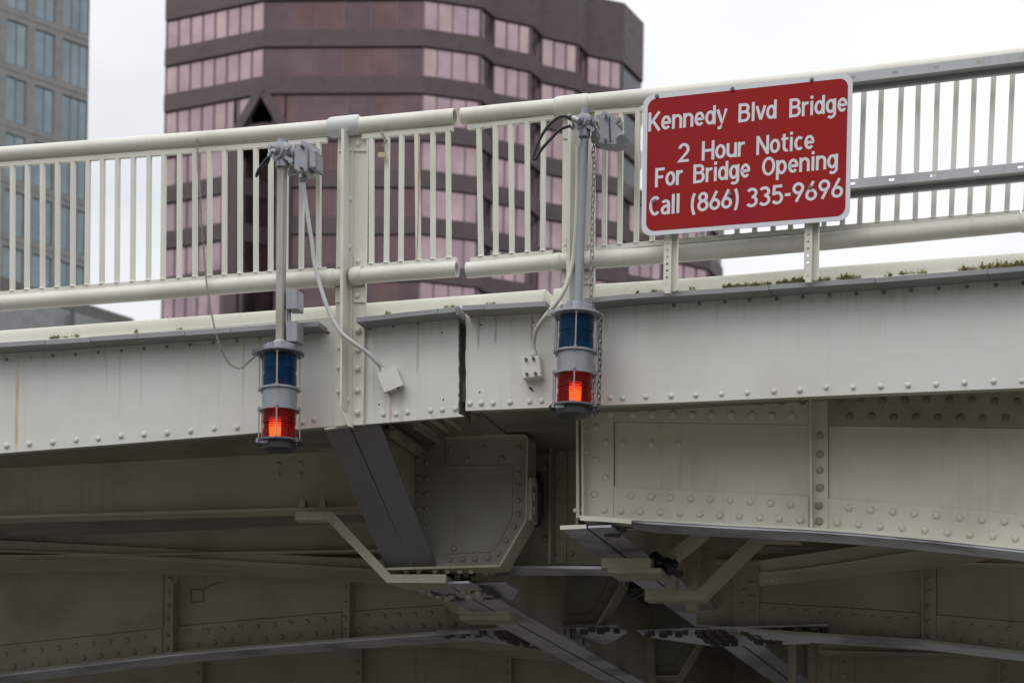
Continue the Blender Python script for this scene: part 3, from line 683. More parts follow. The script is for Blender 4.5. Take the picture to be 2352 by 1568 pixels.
# bent angle struts
def strut(leaf, pts, w, hw, dep, mat=None):
    """bent flat-faced angle: face strip through the points at distance w plus a lower leg going back"""
    P = Q(pts, w); bm = B()
    n = len(P)
    offs = []
    for i in range(n):
        a = P[max(0, i-1)]; c = P[min(n-1, i+1)]
        t = (c-a).normalized(); nn = Vector((-t.z, 0, t.x));
        if 0 < i < n-1:
            t1 = (P[i]-P[i-1]).normalized(); k = nn.dot(Vector((-t1.z, 0, t1.x))); nn = nn/k
        if nn.z < 0: nn = -nn
        offs.append(nn)
    for i in range(n-1):
        A = [P[i]-offs[i]*hw, P[i+1]-offs[i+1]*hw, P[i+1]+offs[i+1]*hw, P[i]+offs[i]*hw]
        prism(bm, A, [p+Vector((0, .012, 0)) for p in A])
        A = [P[i]-offs[i]*hw+Vector((0, .0125, 0)), P[i+1]-offs[i+1]*hw+Vector((0, .0125, 0)), P[i+1]-offs[i+1]*(hw-.012)+Vector((0, .0125, 0)), P[i]-offs[i]*(hw-.012)+Vector((0, .0125, 0))]
        prism(bm, A, [p+Vector((0, dep, 0)) for p in A])
    return obj("bent_angle_strut", bm, mat or m_inner, leaf)
strut(lleaf, [(677, 1184), (757, 1184), (893, 1328), (1024, 1328)], WB-.12, .032, .10)
strut(lleaf, [(1010, 1368), (1052, 1398), (1168, 1400)], 19.2, .035, .10)
strut(rleaf, [(1481, 1366.5), (1607, 1366.5), (1743, 1231.5), (1834, 1231.5)], 18.3, .037, .13)
strut(rleaf, [(1519, 1296), (1616, 1218)], 18.0, .037, .12)
bm = B()
for a, b_ in (((1381, 1281), (1494, 1303)), ((1395, 1303.5), (1518, 1315))):
    rect(bm, a[0], a[1], b_[0], b_[1], 17.75, 18.1)
rect(bm, 897, 1318, 1020, 1338, WB-.06, WB+.25)
rect(bm, 1052, 1390, 1170, 1409, 18.9, 19.2); rect(bm, 1056, 1410, 1172, 1422, 18.95, 19.2)
each("channel_box", bm, m_inner, rleaf)
bm = B()
for x, y, r in ((1512, 1290, .05), (1504, 1282, .045), (1540, 1303, .05), (1533, 1296, .045), (1548, 1296, .035)):
    sphere(bm, q(x, y, 17.9), r, (1, 1, 1.15))
each("rubber_buffer", bm, m_black, rleaf, smooth=60)
bm = B()
for x, y, r in ((1462, 1352, .07), (1475, 1344, .06), (1455, 1362, .05)): sphere(bm, q(x, y, 19.5), r, (1, 1, .8))
each("rubber_buffer", bm, m_black, rleaf, smooth=60)

strut(lleaf, [(1176, 1300), (1178, 1345)], 19.9, .06, .1)
# bottom flanges of the cross frames: run straight back under all the girders
def crossstrut(leaf, x0, yl, xm, ym, xr, yr, w0, w1, zadd=0.0):
    """two side by side plates seen from below, from w0 back to w1"""
    pl_, pm, pr = q(x0, yl, w0), q(xm, ym, w0), q(xr, yr, w0)
    z = pm.z+zadd; bm = B()
    box(bm, pl_.x, pm.x-.012, w0, w1, z, z+.015); box(bm, pm.x+.012, pr.x, w0, w1, z, z+.015)
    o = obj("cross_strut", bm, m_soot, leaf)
    bm = B(); box(bm, pm.x-.16, pm.x-.145, w0+.3, w1, z+.016, z+.75); box(bm, pm.x+.145, pm.x+.16, w0+.3, w1, z+.016, z+.75); obj("strut_web", bm, m_inner, o)
    return o
cs1 = crossstrut(rleaf, 1287, 1211, 1347, 1212, 1404, 1212, G1-.16, 29)
cs2 = crossstrut(lleaf, 968, 1340, 1022, 1340, 1078, 1340, WB+.02, 29)
bm = B(); a = q(1287, 1205, G1-.17); c = q(1347, 1212, G1-.17); box(bm, a.x, c.x, G1-.175, G1-.163, c.z-.004, c.z+.024); obj("strut_end_plate", bm, m_curb, cs1)
# gusset plates and bolt clusters where the struts meet the girders
m_bolts = paint("sooty_bolt", (.12, .112, .098), dirt=(.04, .035, .03), amt=.6, streak=0, rough=.8)
BOLTS = {}
def flush_bolts(limit=99):
    bm = B(); cyl(bm, Vector((0, 0, 0)), Vector((0, 0, 1.2)), 1, 6); me = bpy.data.meshes.new("bolt_head"); bm.to_mesh(me); bm.free(); me.materials.append(m_bolts)
    for leaf, L in BOLTS.values():
        for par, p, r in L[:limit]:
            o = bpy.data.objects.new("bolt_head", me); COL.objects.link(o); o.parent = par; o.location = p-rootloc(par); o.scale = (r, r, r*1.1); o.rotation_euler = (0, 0, r*900)
def gusset(leaf, par, w, x, y, hw, n, back=.75, zoff=-.02):
    c = q(x, y, w); bm = B()
    pts = [(-hw, -.20), (hw, -.20), (hw, .12), (hw*.6, back), (-hw*.45, back), (-hw, .12)]
    A = [Vector((c.x+px+ .0, c.y+py, c.z+zoff)) for px, py in pts]; prism(bm, A, [p+Vector((0, 0, .012)) for p in A])
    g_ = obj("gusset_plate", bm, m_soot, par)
    rnd = random.Random(int(x))
    for k in range(n):
        for j in range(3 if hw > .6 else 2):
            for sx in (-1, 1):
                p = Vector((c.x+sx*(.11+.085*j)+rnd.uniform(-.01, .01), c.y-.12+k*.10, c.z+zoff-.034-rnd.uniform(0, .012)))
                BOLTS.setdefault(leaf.name, (leaf, []))[1].append((g_, p, rnd.uniform(.030, .042)))
    for k in range(6 if hw > .6 else 0):
        for sx in (-1, 1):
            p = Vector((c.x+sx*(.40+.07*k+rnd.uniform(-.015, .015)), c.y-.14+.10*(k % 2), c.z+zoff-.034)); BOLTS[leaf.name][1].append((g_, p, rnd.uniform(.028, .038)))
gusset(rleaf, cs1, G2, 1690, 1445, .80, 7)
gusset(lleaf, cs2, G2, 1225, 1446, .80, 7)
gusset(lleaf, cs2, 18.1, 1070, 1348, .38, 4, .5)

for pts_, w_, leaf_, par_ in ((K(12, (690, 820), (750, 815), (820, 830), (880, 850), (930, 840), (700, 855), (780, 870), (850, 890), (800, 910), (900, 880), (960, 850), (860, 915)), G1+.1, rleaf, cs1),
                        (K(12, (600, 1150), (640, 1165), (690, 1160), (740, 1165), (930, 1200), (980, 1215), (1030, 1200), (1180, 1200), (1240, 1215), (1320, 1210)), 18.9, rleaf, cs1),
                        (K(11, (930, 480), (990, 470), (1060, 460), (960, 540), (1030, 550), (1090, 570), (1130, 590), (760, 550), (800, 570), (840, 590), (880, 600), (740, 555), (1010, 590), (1180, 420), (1130, 400)), 18.4, lleaf, cs2)):
    for x_, y_ in pts_: BOLTS[leaf_.name][1].append((par_, q(x_, y_, w_), .033))
# rear cross frame seen in the gap
WR = 18.15
bm = B(); ext(bm, K(10, (1700, 290), (2900, 270), (2900, 1290), (1600, 1290)), WR+.05, WR+.065); rf = obj("rear_frame", bm, m_inner, rleaf)
bm = B()
ext(bm, K(10, (2150, 295), (2168, 295), (2160, 1278), (2140, 1278)), WR-.10, WR+.03)
ext(bm, K(10, (2176, 295), (2293, 295), (2282, 1278), (2172, 1278)), WR+.03, WR+.048)
ext(bm, K(10, (2293, 300), (2700, 300), (2700, 560), (2300, 560)), WR+.03, WR+.045)
obj("stiffener", bm, m_inner, rf)
bm = B(); sweep(bm, Q(K(10, (1700, 290), (2900, 280)), WR-.1), [(0, 0), (.2, 0), (.2, -.02), (0, -.02)]); obj("top_flange", bm, m_inner, rf)
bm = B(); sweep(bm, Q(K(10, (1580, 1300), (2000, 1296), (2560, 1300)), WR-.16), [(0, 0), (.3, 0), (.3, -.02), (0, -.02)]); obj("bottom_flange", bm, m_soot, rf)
riv(rleaf, rf, m_inner, K(10, (2240, 400), (2240, 510), (2238, 635), (2235, 810), (2232, 975), (2225, 1090), (2222, 1200)), WR+.03, 6)
riv(rleaf, rf, m_inner, K(10, (2070, 390), (2120, 515), (2115, 1090), (1998, 1200), (2340, 400), (2325, 1200), (2185, 680), (2185, 885), (2055, 1005)), WR+.045, 6.4)
bm = B(); ext(bm, [(1054, 925), (1240, 925), (1228, 950), (1208, 975), (1178, 971), (1078, 981), (1054, 960)], 17.35, 17.37); obj("hanging_plate", bm, m_inner, rleaf)
bm = B(); a = q(1253, 985, 18.2); cyl(bm, a-Vector((.0, 0, .05)), a+Vector((.0, 0, .05)), .09, 20); cyl(bm, a-Vector((.0, 0, .1)), a-Vector((0, 0, .05)), .06, 20)
rect(bm, 1263, 940, 1278, 1004, 18.5, 18.6); rect(bm, 1216, 950, 1224, 1004, 18.4, 18.5); rect(bm, 1236, 938, 1243, 1004, 18.6, 18.7); each("lock_post", bm, m_inner, rleaf)
# vertical members of the inner bays on the right and the end walls of the inner bays
bm = B()
for x0, x1, y0, y1, w in ((1528, 1553, 1200, 1350, 18.9), (1574, 1602, 1230, 1400, 19.4), (1620, 1646, 1255, 1330, 19.8), (1515, 1527, 1205, 1290, 19.3)):
    rect(bm, x0, y0, x1, y1, w, w+.12)
for x0, x1, w in ((1855, 1872, 23.2), (1890, 1906, 23.6), (1945, 1963, 23.8), (1810, 1828, 23.0), (1480, 1500, 23.3), (1550, 1566, 23.8)):
    rect(bm, x0, 1450, x1, 1620, w, w+.1)
each("bay_post", bm, m_inner, rleaf)
bm = B()
for w in (27.5, 30.5, 34): box(bm, xg-26, xg+24, w, w+.05, 4.2 if w < 34 else 3.6, zs)
each("far_girder", bm, m_inner, rleaf)

# ================================================================ RAILINGS
WRAIL = F-.07
def pipe(name, pts, r, par, w=WRAIL, hollow=True):
    bm = B(); tube(bm, Q(pts, w), r, 28, ri=.86 if hollow else None); return obj(name, bm, m_rail, par, smooth=50)
def bal(par, xt, xb, ft, fb, w=WRAIL, label=None, mat=None):
    """one bar: picture x at top and bottom, functions giving the rail heights"""
    a, b_ = q(xt, ft(xt), w), q(xb, fb(xb), w)
    bm = B(); A = [b_+Vector((i*.0155, j*.0155, 0)) for i, j in ((-1, -1), (1, -1), (1, 1), (-1, 1))]
    prism(bm, A, [p+(a-b_) for p in A])
    for v in bm.verts: pass
    # small weld bead at the foot
    lathe(bm, b_+Vector((0, 0, -.002)), Vector((0, 0, 1)), [(0, .027), (.008, .024), (.014, .017)], 8)
    return obj("baluster", bm, mat or m_rail, par, label=label)
rail_rust = paint("rust_streaked_rail_paint", (.68, .655, .57), amt=.2, streak=.1, rough=.4, streaks=[(q(963.5, 400, WRAIL).x, 99, -99, .008, (.34, .13, .04), .9)])

lrail = thing("railing", q(803, 700, F-.1), "cream tubular railing carrying the rusty padlock, its cut pipe ends facing the gap", "railing", "railings along the bridge edge")
pipe("top_rail", [(-120, 365), (0, 355), (250, 336), (517, 315.3), (755, 294), (800, 290)], .0535, lrail)
pipe("top_rail", [(815, 290), (930, 279), (1045, 268.4)], .056, lrail)
pipe("bottom_rail", [(-120, 706), (0, 697), (366, 670), (750, 639), (800, 636)], .0565, lrail)
pipe("bottom_rail", [(815, 635), (930, 626), (1050, 617.8)], .054, lrail)
def collar(par, a, b_, r, mat=m_rail):
    A, Bp = q(*a, WRAIL), q(*b_, WRAIL); L = (Bp-A).length; bm = B()
    lathe(bm, A, Bp-A, [(0, r*.86), (.012, r*.95), (.03, r), (L-.02, r), (L-.008, r*.97), (L, r*.88)], 32); return obj("collar", bm, mat, par, smooth=40)
m_fresh = paint("fresh_pale_rail_paint", (.63, .635, .635), amt=.15, streak=.2, rough=.45)
collar(lrail, (756, 294), (827, 286.5), .069, m_fresh)
collar(lrail, (748, 640), (772, 638), .064); collar(lrail, (806, 636), (832, 633), .064)
# flat bars the balusters are welded to
def flat(par, pts, hh=.032, w=WRAIL):
    bm = B(); sweep(bm, Q(pts, w-.016), [(0, 0), (.032, 0), (.032, -hh), (0, -hh)]); return obj("flat_bar", bm, m_rail, par)
flat(lrail, [(-120, 379), (0, 372.5), (517, 334.5), (750, 315.5)]); flat(lrail, [(831, 308), (1040, 288.5)])
flat(lrail, [(-120, 678), (0, 669), (366, 641.5), (748, 612.5)]); flat(lrail, [(836, 607), (1048, 590)], .03)
ft = lin((0, 378), (517, 340), (750, 320)); fb = lin((0, 671), (366, 643), (750, 615))
for xt, xb in zip([-40, -6, 29.3, 63.4, 98, 132.6, 168.5, 203, 236, 271, 307, 343, 377, 413, 448, 482, 516, 552, 588, 622.5, 657, 694, 732],
                  [-42, -7, 28.6, 62.3, 97.8, 132.2, 167.4, 200.3, 234.4, 268.8, 304.7, 341, 374.6, 412, 448, 481.6, 515.6, 551.5, 588, 621.8, 655.5, 692, 732]):
    bal(lrail, xt, xb, ft, fb)
ft = lin((831, 311), (1040, 292)); fb = lin((836, 608), (1048, 592))
for xt, xb in ((853.8, 853.3), (890.2, 887.5), (923, 920.8), (958, 961.3), (994.8, 994.6), (1029.4, 1031.3)):
    bal(lrail, xt, xb, ft, fb, label="rust streaked baluster" if xt == 958 else None, mat=rail_rust if xt == 958 else None)
def post(par, flange, legs, laps, rv, knee=None):
    bm = B(); ext(bm, flange, F-.035, F-.002)
    for pts, wa, wb in legs: ext(bm, pts, wa, wb)
    o = obj("post", bm, m_rail, par)
    for (x0, y0, x1, y1) in laps:
        bm = B(); rect(bm, x0, y0, x1, y1, F-.048, F-.0352); obj("lap_plate", bm, m_rail, o)
    bm = B()
    for x, y, r in rv:
        p = q(x, y, F-.047); ro = bpy.data.objects.new("rivet", DOME[id(m_rail)]); COL.objects.link(ro); ro.parent = o
        ro.location = p-rootloc(o); ro.scale = (r, r, r)
    return o
post(lrail, [(776, 300), (843, 300), (840, 600), (833.6, 974.8), (768.5, 978), (772, 600)],
     [([(783.5, 296), (790, 296), (787.5, 700), (784, 934), (781, 932), (781, 700)], F-.17, F-.035),
      ([(782, 931), (785, 934), (805, 978), (800, 979)], F-.10, F-.035),
      ([(791, 300), (812, 300), (808, 974), (788, 976)], F-.045, F-.0352)],
     [(811, 316, 841, 347), (776, 316, 783, 348), (812, 582, 841, 613), (772, 582, 781, 613), (812, 660, 840, 694), (770, 660, 781, 694)],
     [(823, 331, .022), (802.6, 345, .019), (802.6, 457.6, .019), (802, 568, .019), (822, 600, .021), (821, 679, .021), (798, 706.5, .018), (822, 758, .023), (822, 803.7, .019),
      (821, 845.8, .021), (821, 896, .021), (821, 946.5, .021), (798, 919, .018), (777, 800, .012), (776, 845, .012), (776, 900, .012)])

rrail = thing("railing", q(1328, 650, F-.1), "cream tubular railing passing behind the red sign on the right of the gap", "railing", "railings along the bridge edge")
pipe("top_rail", [(1061, 268), (1165, 257), (1276, 246.5), (1320, 241)], .0555, rrail)
pipe("top_rail", [(1330, 238), (1476, 223.5), (1700, 201), (1947, 175.5), (2352, 129), (2480, 115)], .0555, rrail)
pipe("bottom_rail", [(1073, 621), (1170, 612), (1269, 602.5), (1320, 598)], .054, rrail)
pipe("bottom_rail", [(1325, 600), (1556, 583), (1850, 558), (2110, 534), (2352, 511), (2480, 498)], .0585, rrail)
collar(rrail, (1276, 247), (1354, 238.5), .069); collar(rrail, (1270, 603), (1292, 601), .062); collar(rrail, (1345, 599), (1364, 597), .062)
A = q(2342, 512, WRAIL); collar(rrail, (2341, 512), (2400, 506), .066)
flat(rrail, [(1073.6, 287.6), (1273, 263)], .028); flat(rrail, [(1367, 254.5), (1476, 245.5), (1700, 223), (1947, 199), (2480, 140)], .028)
flat(rrail, [(1080, 591), (1268, 574)], .03); flat(rrail, [(1368, 566), (1476, 554.5), (1850, 523.5), (2342, 482.5)], .034)
ft = lin((1073, 292), (1273, 268)); fb = lin((1080, 592), (1268, 575))
for xt, xb in ((1100, 1104.8), (1138, 1139), (1173.6, 1176), (1211, 1212), (1248.7, 1246.8)): bal(rrail, xt, xb, ft, fb)
ft = lin((1367, 259), (1476, 250), (1947, 204), (2480, 146)); fb = lin((1368, 568), (1476, 557), (1850, 526), (2342, 485), (2480, 472))
for xt, xb in ((1390, 1388), (1427, 1423.5), (1465.7, 1461.5), (1503, 1498), (1543, 1538), (1584, 1578.5), (1620, 1614.7), (1663, 1657), (1699, 1693), (1740, 1733.6), (1783, 1775.9), (1823, 1816), (1862, 1854), (1901, 1892.7), (1944, 1935),
               (1985, 1974.5), (2025, 2015.5), (2071, 2059.5), (2110, 2102), (2154, 2144), (2198, 2185), (2238.5, 2227), (2283, 2268.5), (2326.5, 2312.5), (2371, 2356), (2415, 2400)):
    bal(rrail, xt, xb, ft, fb)
post(rrail, [(1293, 262), (1366, 256), (1364, 600), (1373, 931), (1290, 935), (1290, 600)],
     [([(1304, 262), (1311, 262), (1308, 700), (1306, 890), (1300, 890), (1301, 600)], F-.17, F-.035),
      ([(1312, 262), (1336, 262), (1334, 931), (1311, 932)], F-.045, F-.0352)],
     [(1343, 262, 1366, 290), (1292, 285, 1303, 318), (1290, 545, 1300, 580), (1340, 545, 1364, 580), (1340, 622, 1364, 652), (1290, 622, 1300, 650)],
     [(1354, 275, .02), (1354, 562, .02), (1347, 637, .02), (1297, 562, .013), (1324, 430, .017), (1350, 860, .02), (1352, 760, .02), (1300, 700, .015)])

# ================================================================ PADLOCK
wp = F-.13
pk = thing("padlock", q(876, 355, wp), "small rusty padlock hanging by a short chain from the railing left of the gap", "padlock")
bm = B(); P = Q([(867, 349.5), (885.5, 349.5), (885.5, 362.5), (867.5, 362)], wp)
prism(bm, P, [p+Vector((0, .022, 0)) for p in P]); bmesh.ops.bevel(bm, geom=bm.edges[:], offset=.004, segments=2, affect='EDGES'); obj("lock_body", bm, m_brass, pk, smooth=40)
bm = B(); tube(bm, spline(Q([(871.5, 350), (872, 342), (876.5, 337.5), (881.5, 342), (882, 350)], wp+.011), 5), .0045, 8); obj("shackle", bm, m_rust, pk, smooth=60)
def links(bm, path, L, r, wd=.55, n=7, step=.74, flip=True):
    # resample the path by link pitch, alternate link planes
    pts = []; acc = 0
    for a, b_ in zip(path, path[1:]):
        d = (b_-a).length
        while acc <= d: pts.append((a+(b_-a)*(acc/d), (b_-a).normalized())); acc += L*step
        acc -= d
    for i, (c, t) in enumerate(pts):
        side = t.cross(Vector((0, 1, 0)));
        if side.length < .1: side = Vector((1, 0, 0))
        side.normalize(); oth = t.cross(side)
        s = (side*.9+oth*.35) if i % 2 == 0 else (oth*.9-side*.35)
        s.normalize()
        ring = []
        h = L/2-L*wd/2
        for k in range(10):
            a = math.pi*k/4.5 if False else 2*math.pi*k/10
            v = t*(math.sin(a)*L*wd/2+(h if math.sin(a) > 0 else -h)) + s*(math.cos(a)*L*wd/2)
            ring.append(c+v)
        tube(bm, ring, r, n-1, closed=True)
bm = B(); links(bm, Q([(877, 306), (883, 316), (886, 325), (881, 333), (877.5, 340)], wp+.02), .032, .0035); obj("short_chain", bm, m_chain, pk)

# ================================================================ NAVIGATION LIGHTS
WL = F-.30
def navlight(label, top, bot, pole_top, pole_bot, pole_r, pole_mat, square, body_mat, bulbdx, earside):
    T, Bt = q(*top, WL), q(*bot, WL); H = (Bt-T).length; ax = (Bt-T).normalized()
    root = thing("navigation_light", T, label, "navigation light", "navigation lights hanging beside the gap")
    # pole
    a, b_ = q(*pole_top, WL), q(*pole_bot, WL); bm = B()
    if square:
        t = a-b_; A = [b_+Vector((i*pole_r, j*pole_r, 0)) for i, j in ((-1, -1), (1, -1), (1, 1), (-1, 1))]; prism(bm, A, [p+t for p in A])
        bmesh.ops.bevel(bm, geom=bm.edges[:], offset=.006, segments=2, affect='EDGES')
    else: tube(bm, [b_, a], pole_r, 22)
    obj("pole", bm, pole_mat, root, smooth=40)
    def L(name, prof, mat, n=44, smooth=35, par=root):
        bm = B(); lathe(bm, T, ax, [(t*H, r*H) for t, r in prof], n); return obj(name, bm, mat, par, smooth=smooth)
    hs = L("housing", [(-.045, .056), (-.004, .058), (-.003, .135), (.01, .15), (.068, .156), (.07, .05)], body_mat)
    bm = B()
    for k in range(8):
        ang = k*math.pi/4+.2; u = ax.orthogonal().normalized(); v = ax.cross(u); d = u*math.cos(ang)+v*math.sin(ang)
        boxv(bm, T+ax*(.036*H)+d*(.152*H), d*(.008*H), ax.cross(d)*(.022*H), ax*(.03*H))
    each("housing_rib", bm, body_mat, hs)
    L("top_flange", [(.071, .16), (.072, .222), (.078, .227), (.090, .227), (.096, .214), (.102, .18)], m_dgrey if square else body_mat)
    def lens(name, t0, t1, r, mat):
        prof = [(t0, r*.9)]; n = 15; s = (t1-t0)/n
        for i in range(n):
            c = t0+s*i; dr = .965 if abs(i-n/2) < 1.2 else 1
            prof += [(c+s*.02, r*.93*dr), (c+s*.3, r*.99*dr), (c+s*.5, r*dr), (c+s*.7, r*.99*dr), (c+s*.98, r*.93*dr)]
        prof.append((t1, r*.9)); return L(name, prof, mat, 48, 60)
    bl = lens("blue_lens", .103, .405, .160, m_blens)
    # inner reflector and dark lamp holder seen through the blue lens
    L("lamp_holder", [(.11, .05), (.2, .055), (.21, .09), (.30, .09), (.31, .05), (.40, .045)], m_dgrey, 20, par=bl)
    rl = lens("red_lens", .612, .902, .156, m_rlens)
    u = Vector((0, -1, 0)); bm = B(); c = T+ax*(.695*H)+Vector((bulbdx, -.01, 0)); lathe(bm, c, ax, [(0, .02), (.004, .031), (.02, .034), (.10, .033), (.134, .026), (.138, .01)], 20); obj("glowing_lamp", bm, m_bulb, rl, smooth=40)
    L("middle_body", [(.407, .15), (.408, .166), (.61, .163), (.611, .15)], body_mat)
    for k, (t, r) in enumerate(((.408, .188), (.605, .186))):
        L("clamp_ring", [(t, .160), (t+.002, r), (t+.02, r), (t+.022, .160)], body_mat)
    L("bottom_flange", [(.903, .16), (.904, .222), (.908, .226), (.922, .226), (.926, .21), (.928, .17)], m_dgrey)
    L("bottom_cap", [(.929, .165), (.955, .162), (.985, .15), (.997, .12), (1.0, .02)], m_dgrey)
    for ang in (14, 104, 190, -72, -100):
        a_ = R(ang); d = Vector((math.sin(a_), -math.cos(a_), 0)); d = (d-ax*d.dot(ax)).normalized()
        for t0, t1 in ((.10, .44), (.585, .915)):
            bm = B(); P0 = T+ax*(t0*H)+d*(.193*H); P1 = T+ax*(t1*H)+d*(.193*H); cyl(bm, P0, P1, .0052*1.0, 10)
            for tt in ((.415, .10) if t0 < .2 else (.598, .905)):
                c = T+ax*(tt*H)+d*(.193*H); cyl(bm, c-ax*.011, c+ax*.011, .012, 6)
            obj("guard_rod", bm, body_mat if not square else m_galvp, root)
    # hinge ear on the flange, latch under the bottom flange
    d = Vector((-1, -.15, 0)).normalized(); c = T+ax*(.06*H)+d*(.225*H); bm = B()
    boxv(bm, c, d*.028, Vector((0, .018, 0)), ax*.022); cyl(bm, c+Vector((-.005, -.026, 0)), c+Vector((-.005, .02, 0)), .010, 12); obj("hinge_ear", bm, body_mat if not square else m_dgrey, root)
    c = T+ax*(.937*H)+Vector((-.06, -.165*H, 0)); bm = B(); boxv(bm, c, Vector((.03, 0, 0)), Vector((0, .012, 0)), Vector((0, 0, .011))); cyl(bm, c+Vector((-.045, -.015, -.01)), c+Vector((-.045, -.015, .02)), .011, 8); obj("latch", bm, body_mat, root)
    c = T+ax*(.925*H)+Vector((.20*H, -.05, 0)); bm = B(); cyl(bm, c-ax*.03, c+ax*.03, .008, 8); boxv(bm, c, Vector((.025, 0, 0)), Vector((0, .02, 0)), Vector((0, 0, .008))); obj("latch", bm, m_dgrey, root)
    return root, T, H, ax
nl, T1, H1, ax1 = navlight("blue and red navigation light with two grey boxes on its weathered square pole", (643.6, 793), (641, 1037), (648, 380), (644.4, 792), .0285, m_galvp, True, m_grey, -.022, -1)
nr, T2, H2, ax2 = navlight("blue and red navigation light on a smooth grey round pole beside a hanging chain", (1325.8, 703), (1317.3, 958), (1342, 322), (1327.5, 702), .0295, m_grey, False, m_grey, .008, -1)

def swivel(root, k, base, stub, ball, col, right):
    """swivel head in the crop's own units; right = the version with the triangular box"""
    s = CR[k][2]; pm = ppm(*K(k, ball)[0], WL); U = s/pm        # metres per crop unit
    def P(x, y, dy=0): return q(*K(k, (x, y))[0], WL)+Vector((0, dy, 0))
    c = P(*ball); X = Vector((1, 0, 0)); Z = Vector((0, 0, 1)); Yv = Vector((0, 1, 0))
    bm = B(); cyl(bm, P(*stub), c, 115*U if not right else 72*U, 20); cyl(bm, P(*col), c, (140 if not right else 97)*U, 22); cyl(bm, P(col[0], col[1]), P(col[0]+2, col[1]-(90 if not right else 70)), (156 if not right else 104)*U, 22)
    r = (250 if not right else 165)*U
    d = Vector((-.45, -.88, .10)).normalized()
    lathe(bm, c+d*(-r*.9), d, [(0, r*.5), (r*.15, r*.85), (r*.8, r*1.0), (r*1.15, r*.98), (r*1.2, r*.86), (r*1.45, r*.84), (r*1.5, r*.6)], 28)
    hd = obj("swivel_housing", bm, m_grey, root, smooth=40)
    bm = B(); f = c+d*(r*.6)
    lathe(bm, f, d, [(0, r*.50), (r*.25, r*.50), (r*.27, r*.40), (r*.5, r*.38), (r*.52, r*.28), (r*.85, r*.26), (r*.87, r*.16)], 22); obj("cable_gland", bm, m_grey, hd, smooth=40)
    # shaft to the mount, disc, wing bolt
    e = Vector((.93, .36, -.12)).normalized(); bm = B()
    lathe(bm, c, e, [(0, r*.55), (r*.95, r*.55), (r*.96, r*1.0), (r*1.12, r*1.0), (r*1.14, r*.55), (r*1.9, r*.50), (r*2.3, r*.42)], 26); obj("pivot_disc", bm, m_grey, hd, smooth=40)
    bm = B(); w = c+e*(r*.72)+Vector((0, -r*.75, -r*.62)); boxv(bm, w, Vector((r*.42, 0, -r*.25)), Vector((0, r*.1, 0)), Vector((r*.10, 0, r*.14))); cyl(bm, w+Vector((r*.45, -r*.12, -r*.3)), w+Vector((r*.45, r*.2, -r*.3)), r*.24, 14); cyl(bm, c+e*(r*.8)+Vector((0, -r*.75, r*.15)), c+e*(r*.8)+Vector((0, -r*1.05, r*.15)), r*.2, 8); obj("wing_bolt", bm, m_grey, hd)
    return c, r, d
c1, r1, d1 = swivel(nl, 17, None, (820, 375), (790, 690), (815, 1075), False)
c2, r2, d2 = swivel(nr, 18, None, (1140, 262), (1110, 520), (1118, 800), True)
# left mounting box (hinged grey switch box) on a plate clamped to the railing
def EX(k, pts, w0, w1, mat, name, par, bev=.004):
    bm = B(); ext(bm, K(k, *pts), w0, w1)
    if bev: bmesh.ops.bevel(bm, geom=bm.edges[:], offset=bev, segments=2, affect='EDGES')
    return obj(name, bm, mat, par, smooth=35)
mb = EX(17, [(1160, 510), (1290, 450), (1400, 480), (1440, 560), (1440, 1150), (1390, 1160), (1260, 1180), (1100, 1100), (1120, 720)], WL-.04, WL+.12, m_grey, "mounting_bracket", nl)
EX(17, [(1290, 380), (1700, 560), (1740, 620), (1740, 1020), (1600, 1290), (1440, 1180), (1270, 1180), (940, 1270), (930, 1130), (1260, 1100)], WL+.13, WL+.15, m_grey, "back_plate", nl, .002)
sb = EX(17, [(1440, 560), (1490, 575), (1660, 640), (1670, 1130), (1500, 1085), (1455, 1040)], WL-.02, WL+.11, m_grey, "switch_box", nl, .005)
EX(17, [(1495, 620), (1640, 670), (1650, 1090), (1510, 1050)], WL-.03, WL-.021, m_grey, "switch_box_lid", nl, .003)
bm = B()
for x, y, w in ((1320, 560, WL-.045), (1300, 1100, WL-.045)): p = q(*K(17, (x, y))[0], w); cyl(bm, p-Vector((0, .02, 0)), p, .012, 6); cyl(bm, p-Vector((0, .035, 0)), p, .006, 8)
for x, y in ((1520, 650), (1630, 690), (1525, 1020), (1640, 1055)): p = q(*K(17, (x, y))[0], WL-.03); cyl(bm, p-Vector((0, .004, 0)), p, .004, 8)
each("clamp_bolt", bm, m_bolt, nl)
bm = B(); p = q(*K(17, (1345, 1270))[0], WL+.06); cyl(bm, p, p-Vector((0, 0, .05)), .018, 14); p2 = q(*K(17, (1335, 1380))[0], WL+.06); cyl(bm, p2+Vector((0, 0, .012)), p2-Vector((0, 0, .012)), .03, 8); obj("conduit_fitting", bm, m_grey, nl)
# elbow and short black pigtail
bm = B(); P = Q(K(17, (640, 680), (570, 650), (520, 690), (490, 770)), WL-.12); tube(bm, spline(P, 5), [.015]*16, 12); cyl(bm, P[-1], q(*K(17, (470, 800))[0], WL-.12), .017, 12); obj("elbow", bm, m_grey, nl, smooth=50)
bm = B()
tube(bm, spline(Q(K(17, (470, 800), (330, 960), (200, 1150), (140, 1300)), WL-.12), 6), [.010]*13+[.008]*3+[.004]*3, 10)
tube(bm, spline(Q(K(17, (495, 810), (440, 960), (340, 1070), (240, 1180), (140, 1305)), WL-.10), 6), .009, 10); obj("cable_pigtail", bm, m_black, nl, smooth=60)
